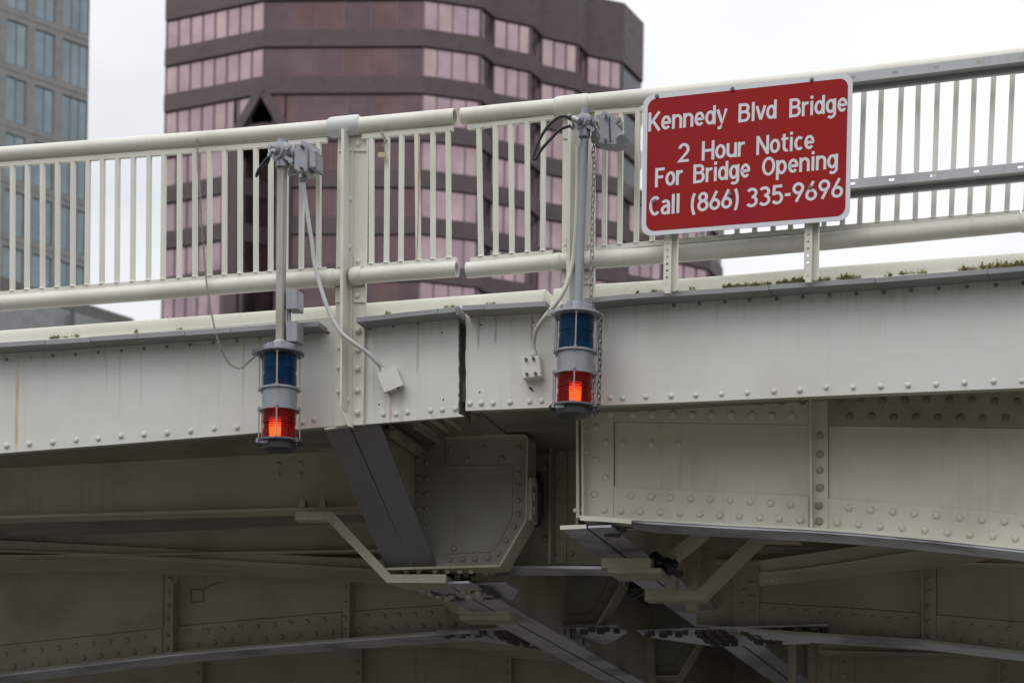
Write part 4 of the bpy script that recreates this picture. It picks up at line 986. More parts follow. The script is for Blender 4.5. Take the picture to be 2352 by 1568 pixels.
# two small grey boxes on the left pole
for (x0, y0, x1, y1) in ((661, 664, 683, 710), (661, 737, 683, 784)):
    bm = B(); rect(bm, x0-4, y0, x1, y1, WL-.02, WL+.10); bmesh.ops.bevel(bm, geom=bm.edges[:], offset=.004, segments=2, affect='EDGES')
    for yy in (y0+10, y0+21, y0+30): p = q(x0+6, yy, WL-.02); cyl(bm, p-Vector((0, .004, 0)), p, .003, 6)
    obj("relay_box", bm, m_grey, nl, smooth=35)
bm = B(); tube(bm, Q([(663, 706), (663.5, 742)], WL+.03), .017, 12); tube(bm, Q([(661, 780), (656, 792)], WL+.03), .014, 12); obj("box_conduit", bm, m_grey, nl)
bm = B(); lathe(bm, T1-ax1*.035, ax1, [(0, .040), (.012, .048), (.03, .05)], 24); obj("pole_collar", bm, m_galvp, nl)
# right mounting: plate and triangular box
EX(18, [(1385, 440), (1480, 370), (1580, 385), (1590, 930), (1500, 945), (1330, 900), (1380, 700)], WL-.02, WL+.10, m_grey, "mounting_bracket", nr)
EX(18, [(1480, 290), (1830, 500), (1830, 650), (1740, 900), (1250, 900), (1230, 800), (1430, 350)], WL+.11, WL+.13, m_grey, "back_plate", nr, .002)
def tri():
    bm = B()
    a = [q(*K(18, p)[0], WL+.07) for p in ((1590, 400), (1720, 560), (1760, 760), (1610, 860))]
    b_ = [q(*K(18, p)[0], WL-.02) for p in ((1600, 410), (1890, 770), (1900, 790), (1620, 870))]
    v = [bm.verts.new(p) for p in a+b_]
    top = [q(*K(18, p)[0], WL-.05) for p in ((1780, 755), (1905, 780), (1860, 900), (1600, 930))]
    for f in ((0, 1, 2, 3), (4, 5, 6, 7), (0, 1, 5, 4), (1, 2, 6, 5), (2, 3, 7, 6), (3, 0, 4, 7)): bm.faces.new([v[i] for i in f])
    prism(bm, top, [p+Vector((0, .14, .0)) for p in top])
    cyl(bm, q(*K(18, (1820, 845))[0], WL-.075), q(*K(18, (1800, 830))[0], WL-.02), .035, 16)
    return obj("wedge_box", bm, m_grey, nr, smooth=30)
tri()
bm = B()
for x, y, w in ((1520, 420, WL-.03), (1510, 860, WL-.03), (1740, 520, WL+.09), (1780, 480, WL+.06)): p = q(*K(18, (x, y))[0], w); cyl(bm, p-Vector((0, .025, 0)), p, .013, 6); cyl(bm, p-Vector((-.012, .045, -.006)), p, .006, 8)
each("clamp_bolt", bm, m_galv, nr)
# black cable loop
bm = B(); loop = [(840, 440), (760, 400), (640, 420), (500, 520), (380, 660), (280, 830), (205, 1000), (165, 1150), (165, 1205), (215, 1190), (300, 1040), (400, 920), (520, 790), (640, 670), (750, 610), (850, 585)]
tube(bm, spline(Q(K(18, *loop), WL-.10), 6), .0105, 12); obj("cable_loop", bm, m_black, nr, smooth=60)
bm = B(); tube(bm, Q(K(18, (830, 415), (900, 455)), WL-.10), .019, 8); obj("cable_plug", bm, m_black, nr)
bm = B(); tube(bm, Q(K(18, (840, 585), (930, 590)), WL-.08), .016, 10); tube(bm, Q(K(18, (890, 440), (1010, 490)), WL-.11), .02, 12); cyl(bm, q(*K(18, (880, 590))[0], WL-.09), q(*K(18, (905, 590))[0], WL-.09), .025, 10); obj("connector", bm, m_galv, nr, smooth=40)

# ================================================================ CONDUITS WITH JUNCTION BOXES
def flex(pts, ws, r, root, mat=m_lgrey):
    P = spline([q(x, y, w) for (x, y), w in zip(pts, ws)], 7); bm = B()
    tube(bm, P, r, 14); return obj("flexible_conduit", bm, mat, root, smooth=60)
jl = thing("junction_box", q(895, 870, F), "tilted square junction box fed by a pale conduit left of the gap", "junction box", "junction boxes on the side plates")
pts = [(697.5, 416), (698.5, 435), (701, 455), (706.5, 492.7), (712, 530), (716.7, 557), (721.7, 602), (732.6, 646), (752.8, 708), (779, 757.8), (810.4, 785.8), (844.6, 810.7), (866.4, 832.5), (879, 846)]
ws = [WL+.06, WL+.06, WL+.07, WL+.08, WL+.09, WL+.10, F-.19, F-.19, F-.19, F-.19, F-.18, F-.13, F-.09, F-.05]
flex(pts, ws, .0145, jl)
bm = B(); ext(bm, [(867, 857.5), (908, 842), (924, 883), (884, 900.5)], F-.075, F-.003); bmesh.ops.bevel(bm, geom=bm.edges[:], offset=.004, segments=2, affect='EDGES'); obj("box_body", bm, m_fasc, jl, smooth=35)
bm = B(); ext(bm, [(865.8, 856.5), (909, 840.5), (925, 883.5), (883, 901.5)], F-.083, F-.0755); obj("box_lid", bm, m_fasc, jl)
bm = B(); cyl(bm, q(876, 843, F-.05), q(884, 857, F-.05), .024, 12); obj("gland", bm, m_lgrey, jl)
bm = B()
for x, y in ((885, 898), (893, 896), (915, 889)): sphere(bm, q(x, y+2, F-.05), .010)
each("corroded_screw", bm, m_rust, jl)
jr = thing("junction_box", q(1221, 843, F), "upright square junction box with four dark bolts right of the gap", "junction box", "junction boxes on the side plates")
pts = [(1327, 335), (1326, 420), (1324, 500), (1319, 570), (1315, 603), (1307, 636), (1294.5, 669.5), (1276.5, 697.7), (1251, 728.5), (1233, 756.7), (1226.6, 782), (1225.5, 808)]
ws = [F-.18]*4+[F-.19, F-.21, F-.24, F-.24, F-.21, F-.14, F-.08, F-.05]
flex(pts, ws, .0155, jr, paint("cream_conduit", (.58, .57, .50), amt=.3, streak=0))
bm = B(); ext(bm, [(1194, 821.5), (1237, 815.5), (1243, 864), (1199.5, 869.5)], F-.085, F-.003); bmesh.ops.bevel(bm, geom=bm.edges[:], offset=.004, segments=2, affect='EDGES'); obj("box_body", bm, m_fasc, jr, smooth=35)
bm = B(); cyl(bm, q(1225.5, 806, F-.05), q(1226, 818, F-.05), .026, 12); obj("gland", bm, m_lgrey, jr)
for x, y in K(7, (235, 868), (300, 860), (243, 1000), (320, 995)):
    bm = B(); p = q(x, y, F-.085); cyl(bm, p-Vector((0, .018, 0)), p, .011, 6); cyl(bm, p-Vector((-.012, .03, .006)), p, .005, 8); obj("bolt", bm, m_bolt, jr)

# ================================================================ CHAINS
def chain(label, pts, ws, L, r, mat=m_chain, step=.74):
    P = spline([q(x, y, w) for (x, y), w in zip(pts, ws)], 8); bm = B(); links(bm, P, L, r, step=step)
    return tag(obj("chain", bm, mat, smooth=60), label, "chain", "chains at the navigation lights")
chain("thin slack chain looping from the railing to the left navigation light", [(453, 322), (455, 384.5), (460, 450), (463, 512.7), (467, 567.5), (476, 662.7), (490.7, 743), (505, 794.5), (523.7, 831), (542, 844), (556.6, 844), (571, 831), (586, 818)],
      [F-.14]*5+[F-.16]*3+[F-.12]*4+[WL+.02], .024, .0026)
chain("long chain hanging from the hinged head down to the top of the right navigation light", K(3, (1545, 560), (1560, 640), (1535, 700), (1508, 790), (1516, 900), (1512, 1050), (1507, 1200), (1502, 1350), (1500, 1560))+K(7, (822, 150), (818, 300), (835, 405)),
      [WL-.12, WL-.12, WL-.02]+[WL+.05]*9, .050, .0034)
chain("chain hanging beside the lenses of the right navigation light", K(7, (905, 495), (900, 560), (896, 750), (893, 950), (888, 1150), (885, 1290), (862, 1350)), [WL-.03]*7, .050, .0042, m_bolt)
chain("short chain behind the red lens of the right navigation light", K(7, (838, 960), (832, 1100), (828, 1290)), [WL+.05]*3, .048, .0040)

# ================================================================ SIGN
WS = F-.26
sign = thing("sign", q(1715, 360, WS), "red sign with white border and lettering about bridge opening notice", "sign")
C4 = [(1477.5, 219.5), (1959, 167), (1951.5, 505), (1473, 543)]        # corners
def sq(u, v, w=WS):                                                     # place on the sheet, v downwards
    x = (C4[0][0]*(1-u)+C4[1][0]*u)*(1-v)+(C4[3][0]*(1-u)+C4[2][0]*u)*v
    y = (C4[0][1]*(1-u)+C4[1][1]*u)*(1-v)+(C4[3][1]*(1-u)+C4[2][1]*u)*v
    return q(x, y, w)
def rrect(m, r, w, th, mat, name):
    AR = 478/330.; pts = []
    for cx, cy, a0 in ((1-m/AR-r/AR, m+r, -90), (1-m/AR-r/AR, 1-m-r, 0), (m/AR+r/AR, 1-m-r, 90), (m/AR+r/AR, m+r, 180)):
        for k in range(9):
            a = R(a0+k*90/8); pts.append((cx+r/AR*math.cos(a), cy+r*math.sin(a)))
    P = [sq(u, v, w) for u, v in pts]; bm = B(); prism(bm, P, [p+Vector((0, th, 0)) for p in P]); return obj(name, bm, mat, sign)
rrect(0, .075, WS, .006, m_swht, "border"); rrect(.032, .062, WS-.0015, .0012, m_sred, "face")
def arc(cx, cy, rx, ry, a0, a1, n=14):
    return [(cx+rx*math.cos(R(a0+(a1-a0)*k/n)), cy+ry*math.sin(R(a0+(a1-a0)*k/n))) for k in range(n+1)]
HW = .074                                                              # half stroke width, capital height 1
bowl = lambda cx: arc(cx, .38, .20, .30, 0, 360, 24)
GL = {  # letter: (advance width, strokes)
 'K': (.70, [[(.09, 0), (.09, 1)], [(.62, 1), (.14, .40)], [(.27, .54), (.64, 0)]]),
 'e': (.62, [[(.12, .37), (.50, .37)] + arc(.31, .38, .20, .30, 0, 318, 20)]),
 'n': (.62, [[(.10, 0), (.10, .76)], [(.10, .52)]+arc(.31, .47, .20, .21, 150, 0, 10)+[(.51, 0)]]),
 'd': (.64, [bowl(.29), [(.52, 0), (.52, 1)]]),
 'y': (.60, [[(.06, .76), (.31, .06)], [(.54, .76), (.27, -.14)]+arc(.17, -.13, .10, .09, 0, -90, 5)+[(.08, -.22)]]),
 'B': (.70, [[(.09, 0), (.09, 1)], [(.09, .92), (.36, .92)]+arc(.36, .73, .19, .19, 90, -90, 10)+[(.09, .54)], [(.30, .54), (.38, .54)]+arc(.38, .31, .21, .23, 90, -90, 10)+[(.09, .08)]]),
 'l': (.28, [[(.14, 0), (.14, 1)]]),
 'v': (.58, [[(.06, .76), (.29, .04)], [(.52, .76), (.29, .04)]]),
 'r': (.44, [[(.10, 0), (.10, .76)], [(.10, .50)]+arc(.31, .45, .21, .23, 150, 80, 6)+[(.40, .68)]]),
 'i': (.28, [[(.14, 0), (.14, .76)], [(.14, .87), (.14, 1.03)]]),
 'g': (.64, [bowl(.29), [(.52, .76), (.52, -.02)]+arc(.32, -.02, .20, .20, 0, -140, 10)]),
 '2': (.66, [arc(.32, .66, .23, .26, 165, -30, 14)+[(.10, .08), (.60, .08)]]),
 'H': (.72, [[(.09, 0), (.09, 1)], [(.62, 0), (.62, 1)], [(.09, .51), (.62, .51)]]),
 'o': (.62, [arc(.31, .38, .21, .30, 0, 360, 24)]),
 'u': (.62, [[(.10, .76), (.10, .29)]+arc(.31, .29, .21, .21, 180, 330, 10), [(.52, .76), (.52, 0)]]),
 'N': (.74, [[(.09, 0), (.09, 1)], [(.09, .97), (.64, .03)], [(.64, 0), (.64, 1)]]),
 't': (.46, [[(.20, .96), (.20, .26)]+arc(.36, .24, .16, .16, 180, 290, 7), [(.04, .70), (.42, .70)]]),
 'c': (.56, [arc(.31, .38, .20, .30, 48, 312, 18)]),
 'F': (.60, [[(.09, 0), (.09, 1)], [(.09, .92), (.56, .92)], [(.09, .52), (.48, .52)]]),
 'O': (.76, [arc(.38, .50, .28, .42, 0, 360, 30)]),
 'p': (.64, [[(.10, -.28), (.10, .76)], arc(.33, .38, .20, .30, 0, 360, 24)]),
 'C': (.68, [arc(.37, .50, .27, .42, 48, 312, 22)]),
 'a': (.60, [arc(.29, .52, .19, .17, 150, 0, 9)+[(.48, 0)], [(.48, .44), (.28, .42)]+arc(.27, .24, .17, .17, 95, 270, 9)+[(.36, .09), (.48, .18)]]),
 '(': (.38, [arc(.46, .42, .34, .72, 130, 230, 12)]),
 ')': (.38, [arc(-.08, .42, .34, .72, 50, -50, 12)]),
 '8': (.64, [arc(.32, .73, .19, .19, 0, 360, 20), arc(.32, .30, .23, .23, 0, 360, 22)]),
 '6': (.64, [arc(.32, .30, .22, .23, 0, 360, 22), [(.11, .36), (.42, .98)]]),
 '9': (.64, [arc(.32, .70, .22, .23, 0, 360, 22), [(.53, .64), (.22, .02)]]),
 '3': (.62, [arc(.29, .72, .21, .20, 150, -90, 12), arc(.29, .30, .23, .23, 90, -150, 12)]),
 '5': (.62, [[(.54, .92), (.16, .92), (.13, .56)]+arc(.30, .33, .23, .26, 120, -150, 14)]),
 '-': (.40, [[(.06, .44), (.34, .44)]]),
}
def word(txt, x0, x1, yb0, yb1, cap, lean=.022):
    """one word fitted between x0 and x1 (crop 4 units) on a baseline"""
    W_ = sum(GL[c][0] for c in txt); adv = 0; k_ = 0; HWs = HW
    W_ -= .02
    for c in txt:
        w_, strokes = GL[c]; bm = B()
        for st in strokes:
            closed = len(st) > 5 and (abs(st[0][0]-st[-1][0])+abs(st[0][1]-st[-1][1]) < 1e-6); pts = st[:-1] if closed else st
            pts = [p for i_, p in enumerate(pts) if i_ == 0 or abs(p[0]-pts[i_-1][0])+abs(p[1]-pts[i_-1][1]) > 1e-4]; n = len(pts); sides = []
            # work in real proportions, so that strokes keep their width
            fx = (x1-x0)/W_; fy = cap; pp = [((adv+x)*fx, y*fy) for x, y in pts]; hw = HWs*cap
            for i in range(n):
                a = pp[i-1] if (i > 0 or closed) else None; b_ = pp[(i+1) % n] if (i < n-1 or closed) else None; m = pp[i]
                ds = []
                if a: l = math.hypot(m[0]-a[0], m[1]-a[1]); ds.append(((m[0]-a[0])/l, (m[1]-a[1])/l))
                if b_: l = math.hypot(b_[0]-m[0], b_[1]-m[1]); ds.append(((b_[0]-m[0])/l, (b_[1]-m[1])/l))
                dx = sum(d[0] for d in ds); dy = sum(d[1] for d in ds); l = math.hypot(dx, dy) or 1; nx, ny = -dy/l, dx/l
                kf = 1/max(.5, abs(nx*-ds[0][1]+ny*ds[0][0])); sides.append(((m[0]+nx*hw*kf, m[1]+ny*hw*kf), (m[0]-nx*hw*kf, m[1]-ny*hw*kf)))
            def P3(p):
                X = x0+p[0]+p[1]*lean; Y = yb0+(yb1-yb0)*p[0]/(x1-x0)-p[1]
                return q(*K(4, (X, Y))[0], WS-.0026-.0002*(k_ % 3))
            k_ += 1
            V = [(bm.verts.new(P3(a)), bm.verts.new(P3(b_))) for a, b_ in sides]
            for i in range(n if closed else n-1):
                a, b_ = V[i], V[(i+1) % n]; bm.faces.new((a[0], b_[0], b_[1], a[1]))
        adv += w_
        obj("letter", bm, m_swht, sign)
SL = -.1165
for txt, x0, x1, yb, cap in (("Kennedy", 131, 580, 538, 108), ("Blvd", 645, 866, 487, 108), ("Bridge", 935, 1268, 459, 108),
                             ("2", 300, 368, 716, 110), ("Hour", 436, 684, 704, 110), ("Notice", 747, 1080, 672, 108),
                             ("For", 170, 329, 856, 110), ("Bridge", 388, 714, 834, 108), ("Opening", 778, 1216, 793, 108),
                             ("Call", 135, 313, 1020, 112), ("(866)", 370, 650, 999, 110), ("335-9696", 688, 1244, 972, 112)):
    word(txt, x0, x1, yb, yb+(x1-x0)*SL*.96, cap)
for x, y in K(4, (182, 337), (612, 295), (1065, 242), (162, 937), (600, 895), (1055, 855)):
    bm = B(); p = q(x, y, WS-.003); cyl(bm, p-Vector((0, .010, 0)), p, .0105, 6); cyl(bm, p-Vector((0, .003, 0)), p, .014, 14); obj("bolt", bm, m_bolt, sign)
# slotted rails behind the sign, running on to the right
def slotted(x0, y0, x1, y1, slots, name="slotted_rail"):
    """hat section: front strip with real slots, then the web going back and the lower lip"""
    w = WS+.012; bm = B(); hh = .056
    A, Bp = q(x0, y0, w), q(x1, y1, w); t = (Bp-A); L = t.length; t.normalize(); n = Vector((-t.z, 0, t.x))
    def P(s, z, y=0): return A+t*s+n*z+Vector((0, y, 0))
    def pl(s0, s1, z0, z1, y0=0, y1=.003):
        a = [P(s0, z0, y0), P(s1, z0, y0), P(s1, z1, y0), P(s0, z1, y0)]; prism(bm, a, [p+Vector((0, y1-y0, 0)) for p in a])
    pl(0, L, -.019, 0); pl(0, L, -hh, -.037)
    s = 0
    for sx, sy in slots:
        c = (q(sx, sy, w)-A).dot(t); pl(s, c-.018, -.037, -.019); s = c+.018
    pl(s, L, -.037, -.019)
    pl(0, L, -hh-.003, -hh, 0, .085)
    pl(0, L, -hh-.034, -hh-.003, .082, .085)
    pl(0, L, -hh-.034, -hh-.031, .085, .11)
    obj(name, bm, m_galv, sign)
slotted(1700, 200, 2420, 111.5, K(4, (1300, 218), (1540, 192), (1777, 165), (2022, 133), (2265, 105)))
slotted(1700, 437, 2420, 366, K(4, (1297, 830), (1520, 808), (1757, 787), (2003, 762), (2255, 737)))
# perforated posts
def perf(xt, yt, xb, yb, wpx):
    w = F-.215; A = q(xt, yt, w); Bp = q(xb, yb, w); bm = B(); t = Bp-A; L = t.length; t.normalize(); s = Vector((1, 0, 0)); u = wpx/ppm(xb, yb, w)
    def bx(x0, x1, s0, s1, y0, y1):
        a = [A+s*x0+t*s0+Vector((0, y0, 0)), A+s*x1+t*s0+Vector((0, y0, 0)), A+s*x1+t*s1+Vector((0, y0, 0)), A+s*x0+t*s1+Vector((0, y0, 0))]; prism(bm, a, [p+Vector((0, y1-y0, 0)) for p in a])
    fl = u*.52; hc = u*.25; hr = .0075
    bx(0, hc-hr, 0, L, 0, .004); bx(hc+hr, fl, 0, L, 0, .004); pos = .03; last = 0
    while pos < L-.02:
        bx(hc-hr, hc+hr, last, pos-hr, 0, .004); last = pos+hr; pos += .045
    bx(hc-hr, hc+hr, last, L, 0, .004)
    bx(fl-.004, fl, 0, L, .004, .035); bx(fl, u*.93, 0, L, .031, .035); bx(u*.90, u*.93, 0, L, .0, .031); bx(u*.93, u*1.0, 0, L, 0, .004)
    bx(u*.1, u*.5, L, L+.02, 0, .03)
    obj("perforated_post", bm, m_rail, sign)
perf(1530, 300, 1523, 667, 32); perf(1853, 260, 1846, 642, 33)

# ================================================================ MOSS
def moss(label, lines):
    bm = B(); rnd = random.Random(4)
    for x0, y0, x1, y1, n, hpx in lines:
        cl = [rnd.uniform(0, 1) for _ in range(max(2, int((x1-x0)/14)))]
        for _ in range(n):
            u = min(1, max(0, rnd.choice(cl)+rnd.gauss(0, .05))) if rnd.random() < .75 else rnd.random()
            env = .35+.65*abs(math.sin(u*17.0+x0))
            x = x0+(x1-x0)*u; y = y0+(y1-y0)*u - abs(rnd.gauss(0, hpx*env*.34))
            p = q(x, y, F+.045+rnd.uniform(-.006, .006)); s = rnd.uniform(.003, .0075)
            d = Vector((rnd.gauss(0, .45), rnd.gauss(-.7, .3), rnd.gauss(.75, .4))).normalized(); e = d.orthogonal().normalized(); e.rotate(Matrix.Rotation(rnd.uniform(0, 6), 3, d)); e2 = d.cross(e)
            vs = [bm.verts.new(p+e*s*a+e2*s*b_) for a, b_ in ((-1, -.6), (1, -.7), (.6, .8), (-.7, .7))]; bm.faces.new(vs)
    o = obj("moss", bm, m_moss); return tag(o, label, "moss", kind='stuff')
def mp4(c0, c1, yb0, yb1, n, h): a = K(4, (c0, yb0), (c1, yb1)); return (a[0][0], a[0][1], a[1][0], a[1][1], n, h)
def mp5(c0, c1, yb0, yb1, n, h): a = K(5, (c0, yb0), (c1, yb1)); return (a[0][0], a[0][1], a[1][0], a[1][1], n, h)
moss("green moss growing along the kerb under the right railing", [mp4(60, 110, 1460, 1456, 60, 10), mp4(150, 310, 1450, 1438, 110, 7), mp4(365, 395, 1434, 1432, 40, 8), mp4(560, 830, 1425, 1405, 900, 10), mp4(860, 1095, 1408, 1385, 2200, 15), mp4(1095, 1170, 1388, 1383, 400, 10),
     mp4(1205, 1345, 1382, 1372, 500, 17), mp4(1480, 1520, 1362, 1358, 90, 10), mp4(1560, 1720, 1350, 1340, 110, 12), mp4(1900, 2060, 1328, 1318, 420, 14), mp4(2030, 2150, 1320, 1310, 700, 17), mp4(2130, 2290, 1312, 1302, 1900, 17)])
moss("sparse moss specks on the kerb under the left railing", [mp5(310, 430, 632, 622, 150, 8), mp5(440, 500, 622, 618, 50, 7), mp5(840, 860, 597, 594, 60, 14), mp5(1110, 1140, 578, 576, 30, 9), mp5(1930, 2110, 524, 524, 240, 9),
     (885, 721, 897, 720, 60, 8), (1018, 705, 1050, 703, 90, 5), (1118, 697, 1140, 696, 60, 3)])

# ================================================================ BUILDINGS
def plan(x, y, Z): p = qz(x, y, Z); return Vector((p.x, p.y, 0))
def zat(x, y, Z): return qz(x, y, Z).z
def slab(bm, poly, z0, z1, mi=0):
    A = [Vector((p.x, p.y, z0)) for p in poly]; prism(bm, A, [Vector((p.x, p.y, z1)) for p in poly], mi)
def out(a, b_):
    # outward normal of a facade segment drawn left to right as seen from the river
    d = (b_-a).normalized(); return Vector((d.y, -d.x, 0))
def ribbon(par, a, b_, z0, z1, n, mats, frame=.075, inset=.26):
    d = (b_-a); L = d.length; d.normalize(); o = out(a, b_); bm = B()
    for i in range(n):
        p0 = a+d*(L*i/n)-o*inset; p1 = a+d*(L*(i+1)/n)-o*inset
        A = [Vector((p.x, p.y, z)) for p, z in ((p0, z0), (p1, z0), (p1, z1), (p0, z1))]
        bm.faces.new([bm.verts.new(p) for p in A]).material_index = random.randrange(len(mats))
    for i in range(n+1):
        p = a+d*(L*i/n)-o*(inset-.03); h = d*frame*.5
        A = [Vector((r_.x, r_.y, z0)) for r_ in (p-h, p+h, p+h+o*.06, p-h+o*.06)]; prism(bm, A, [r_+Vector((0, 0, z1-z0)) for r_ in A], len(mats))
    return obj("ribbon_window", bm, mats+[m_mull], par)
m_mull = paint("mauve_mullion", (.23, .165, .18), amt=0, streak=0, fine=0, bump=0)
Zs = [(375, 204.5), (600, 200), (970, 199.3), (1105, 200.8), (1135, 202.8), (1220, 204.3), (1245, 206.5), (1328, 208.1), (1350, 210.3), (1430, 211.7), (1475, 215.9)]
TP = [plan(x, 300, Z) for x, Z in Zs]
def co(a, b_): return rgt*a+fwd*b_
back = [TP[-1]+co(-4, 28), TP[0]+co(6, 34)]
twr = thing("office_tower", (TP[2].x, TP[2].y+10, 0), "tall brown granite office tower with pink ribbon windows and stepped corners", "office building")
ztop = zat(1430, 7.7, 211.7); W0 = 81.05+CZ; PIT = 3.735; WH = 2.36
NR = 9
npan = [8, 6, 4, 2, 3, 2, 3, 2, 3, 6]
# corner cut in the lower floors
CA, CB = TP[0].lerp(TP[1], .72), TP[1].lerp(TP[2], .15)
CI = TP[1]+co(.6, 3.0)
bm = B(); slab(bm, TP+back, W0, ztop)
for k in range(NR):
    z1 = W0-PIT*k-WH; z0 = W0-PIT*(k+1)
    poly = (TP if k < 3 else [TP[0], CA, CI, CB]+TP[2:])+back
    slab(bm, poly, z0, z1)
slab(bm, [TP[0], CA, CI, CB]+TP[2:]+back, 0, W0-PIT*NR)
wl = obj("granite_wall", bm, m_gran, twr)
for k in range(NR):
    z1 = W0-PIT*k; z0 = z1-WH
    for i in range(len(TP)-1):
        a, b_ = TP[i], TP[i+1]; n = npan[i]
        if i == 0 and k >= 2: b_ = CA if k > 2 else TP[0].lerp(TP[1], .88); n = 6 if k > 2 else 7
        if i == 1 and k >= 2: a = CB if k > 2 else TP[1].lerp(TP[2], .07)
        mats = DARKREFL if i == 1 else (GREYG if i in (3, 5, 7, 9) else PINKS)
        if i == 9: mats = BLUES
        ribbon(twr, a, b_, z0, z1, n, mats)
    if k >= 2:
        bm = B()
        for a, b_ in ((CA, CI), (CI, CB)):
            A = [Vector((p.x, p.y, z)) for p, z in ((a, z0), (b_, z0), (b_, z1), (a, z1))]; bm.faces.new([bm.verts.new(p) for p in A])
        obj("corner_window", bm, DARKREFL[1 if k % 2 else 2], twr)
bm = B()
apex = Vector((TP[1].x, TP[1].y, zat(603, 205, 200)))
for tgt, zz, o in ((CA, zat(550, 318, 201), out(TP[0], TP[1])), (CB, zat(655, 300, 200), out(TP[1], TP[2]))):
    Bp = Vector((tgt.x, tgt.y, zz)); beam(bm, apex+o*.05, Bp+o*.05, Vector((0, 0, 1)), .38, .2)
obj("corner_gable", bm, m_gran, twr)
# pier at the end of the cut face
bm = B()
for p, o in ((CA, out(TP[0], TP[1])), (CB, out(TP[1], TP[2]))):
    A = [Vector((p.x, p.y, 0))+Vector((dx, dy, 0)) for dx, dy in ((-.6, -.3), (.6, -.3), (.6, .4), (-.6, .4))]; prism(bm, A, [v+Vector((0, 0, W0-PIT*3+WH*.0)) for v in A])
each("corner_pier", bm, m_gran, twr)
bm = B(); lathe(bm, qz(1161, 6, 204)-Vector((0, .6, 0)), Vector((0, -1, 0)), [(0, .2), (.3, .18)], 12); obj("roof_lamp", bm, m_swht, twr)
# stepped lower wing at the right
WP = [TP[-2], TP[-2]+co(.9, 2.2), TP[-2]+co(3.9, 3.7), TP[-2]+co(4.8, 5.9), plan(1632, 600, 220), plan(1661, 600, 224)]
wb = [WP[-1]+co(-4, 20), TP[-1]+co(-3, 30)]
wing = thing("office_wing", (WP[3].x, WP[3].y+6, 0), "low brown wing of the pink windowed tower showing under the red sign", "office building")
zw = zat(1600, 470, 218); kk = [k for k in range(NR+8) if W0-PIT*k < zw-.5]
bm = B(); slab(bm, WP+wb, W0-PIT*kk[0], zw)
for k in kk: slab(bm, WP+wb, W0-PIT*(k+1), W0-PIT*k-WH)
slab(bm, WP+wb, 0, W0-PIT*(kk[-1]+1)); obj("granite_wall", bm, m_gran, wing)
for k in kk:
    for i in range(len(WP)-1): ribbon(wing, WP[i], WP[i+1], W0-PIT*k-WH, W0-PIT*k, [2, 3, 2, 3, 4][i], [GREYG, PINKS, GREYG, PINKS, BLUES][i])

m_wfr = paint("slate_window_frame", (.13, .145, .155), amt=0, streak=0, fine=0, bump=0)
# grey granite tower at the left
A0 = plan(14, 300, 172); A1 = plan(143, 300, 175.3); dv = (A1-A0).normalized(); ov = out(A0, A1)
def onface(x):
    r_ = ray(x, 300); r2 = Vector((r_.x, r_.y)); # solve CAM + t*r = A0 + s*dv
    det = r2.x*(-dv.y)+dv.x*r2.y; t = (A0.x*(-dv.y)+dv.x*A0.y)/det
    return (Vector((r2.x*t, r2.y*t, 0))-A0).dot(dv)
cols = [(onface(12.5), onface(58.5), 2), (onface(78.5), onface(123), 2), (onface(141.5), onface(200.5), 3)]
pitch = cols[1][0]-cols[0][0]
cols = [(cols[0][0]-pitch*j, cols[0][1]-pitch*j, 2) for j in (3, 2, 1)]+cols
send = onface(201.5); s0 = cols[0][0]-2
def fp(s, o=0): return A0+dv*s+ov*o
gt = thing("office_tower", fp(0, -8), "grey granite office tower with blue grey windows at the left edge", "office building")
ztw = 68.1+CZ; rows = [(ztw+3.89*j, ztw+3.89*j-3.06) for j in (2, 1, 0, -1, -2, -3, -4)]
bm = B()
def fbox(bm, s_0, s_1, z0, z1, o0=-.3, o1=0, mi=0):
    A = [fp(s_0, o1), fp(s_1, o1), fp(s_1, o0), fp(s_0, o0)]; slab(bm, A, z0, z1, mi)
zt = rows[0][0]+3; prevz = zt
ed = [s0]+[v for c in cols for v in c[:2]]+[send]
for (z1, z0) in rows:
    fbox(bm, s0, send, z1, prevz, -12); prevz = z0
    for j in range(0, len(ed), 2): fbox(bm, ed[j], ed[j+1], z0, z1)
zlow = rows[-1][1]
fbox(bm, s0, send, 0, zlow, -12)
obj("granite_wall", bm, paint("jointed_grey_granite", (.285, .285, .275), dirt=(.21, .21, .205), amt=.8, streak=.25, fine=0, bump=0), gt)
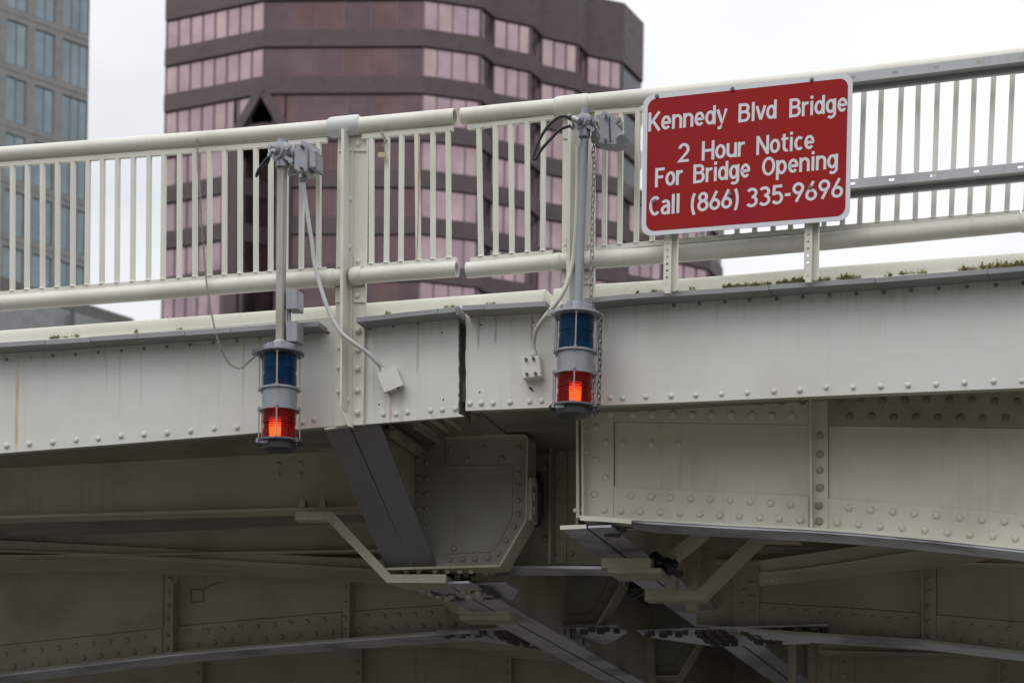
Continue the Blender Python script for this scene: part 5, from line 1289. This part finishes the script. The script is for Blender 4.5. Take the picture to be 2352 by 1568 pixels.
bm = B(); fbox(bm, s0, send+.1, zlow-1.4, zlow-.5, -.1, .35); obj("base_ledge", bm, m_conc, gt)
bm = B()
for (z1, z0) in rows[:]:
    fbox(bm, s0, send, z1+.40, z1+.43, -.02, .012)
for j in range(0, len(ed)-1, 2): pass
obj("joint_line", bm, m_gran, gt)
for (z1, z0) in rows:
    for sa, sb_, n in cols:
        bm = B()
        for i in range(n):
            a = sa+(sb_-sa)*i/n; b_ = sa+(sb_-sa)*(i+1)/n
            A = [fp(a, -.10)+Vector((0, 0, z0)), fp(b_, -.10)+Vector((0, 0, z0)), fp(b_, -.10)+Vector((0, 0, z1)), fp(a, -.10)+Vector((0, 0, z1))]
            bm.faces.new([bm.verts.new(p) for p in A]).material_index = random.randrange(2)
            fbox(bm, a-.025, a+.025, z0, z1, -.099, -.07, 2)
        fbox(bm, sa, sb_, z0, z0+.06, -.099, -.06, 2); fbox(bm, sa, sb_, z1-.06, z1, -.099, -.06, 2)
        obj("window", bm, BLUES+[m_wfr], gt)
# low grey building in front of it
P0, P1 = plan(-40, 700, 143), plan(322, 730, 152)
lo = thing("low_building", P1+Vector((-6, 8, 0)), "low grey concrete building with a dark overhanging flat roof", "building")
z_r = zat(227, 704, 150); bk2 = [P1+co(-4, 14), P0+co(0, 20)]
bm = B(); slab(bm, [P0, P1+(P0-P1).normalized()*2.2]+bk2, 0, z_r-.9); wl = obj("wall", bm, m_conc, lo)
bm = B(); slab(bm, [P0, P1]+bk2, z_r-.9, z_r-.35); slab(bm, [P0+Vector((0, .3, 0)), P1+Vector((-.6, .3, 0))]+bk2, z_r-.349, z_r); obj("roof", bm, paint("dark_roof_edge", (.13, .125, .12), amt=.3, streak=0, fine=0), lo)
bm = B(); pj = plan(167, 730, 147.6); d = (P1-P0).normalized(); A = [pj-d*.12-Vector((0, .12, 0)), pj+d*.12-Vector((0, .12, 0)), pj+d*.12+Vector((0, .1, 0)), pj-d*.12+Vector((0, .1, 0))]; slab(bm, A, 0, z_r-.9); obj("downpipe", bm, m_dgrey, lo)

flush_rivets()
flush_bolts()
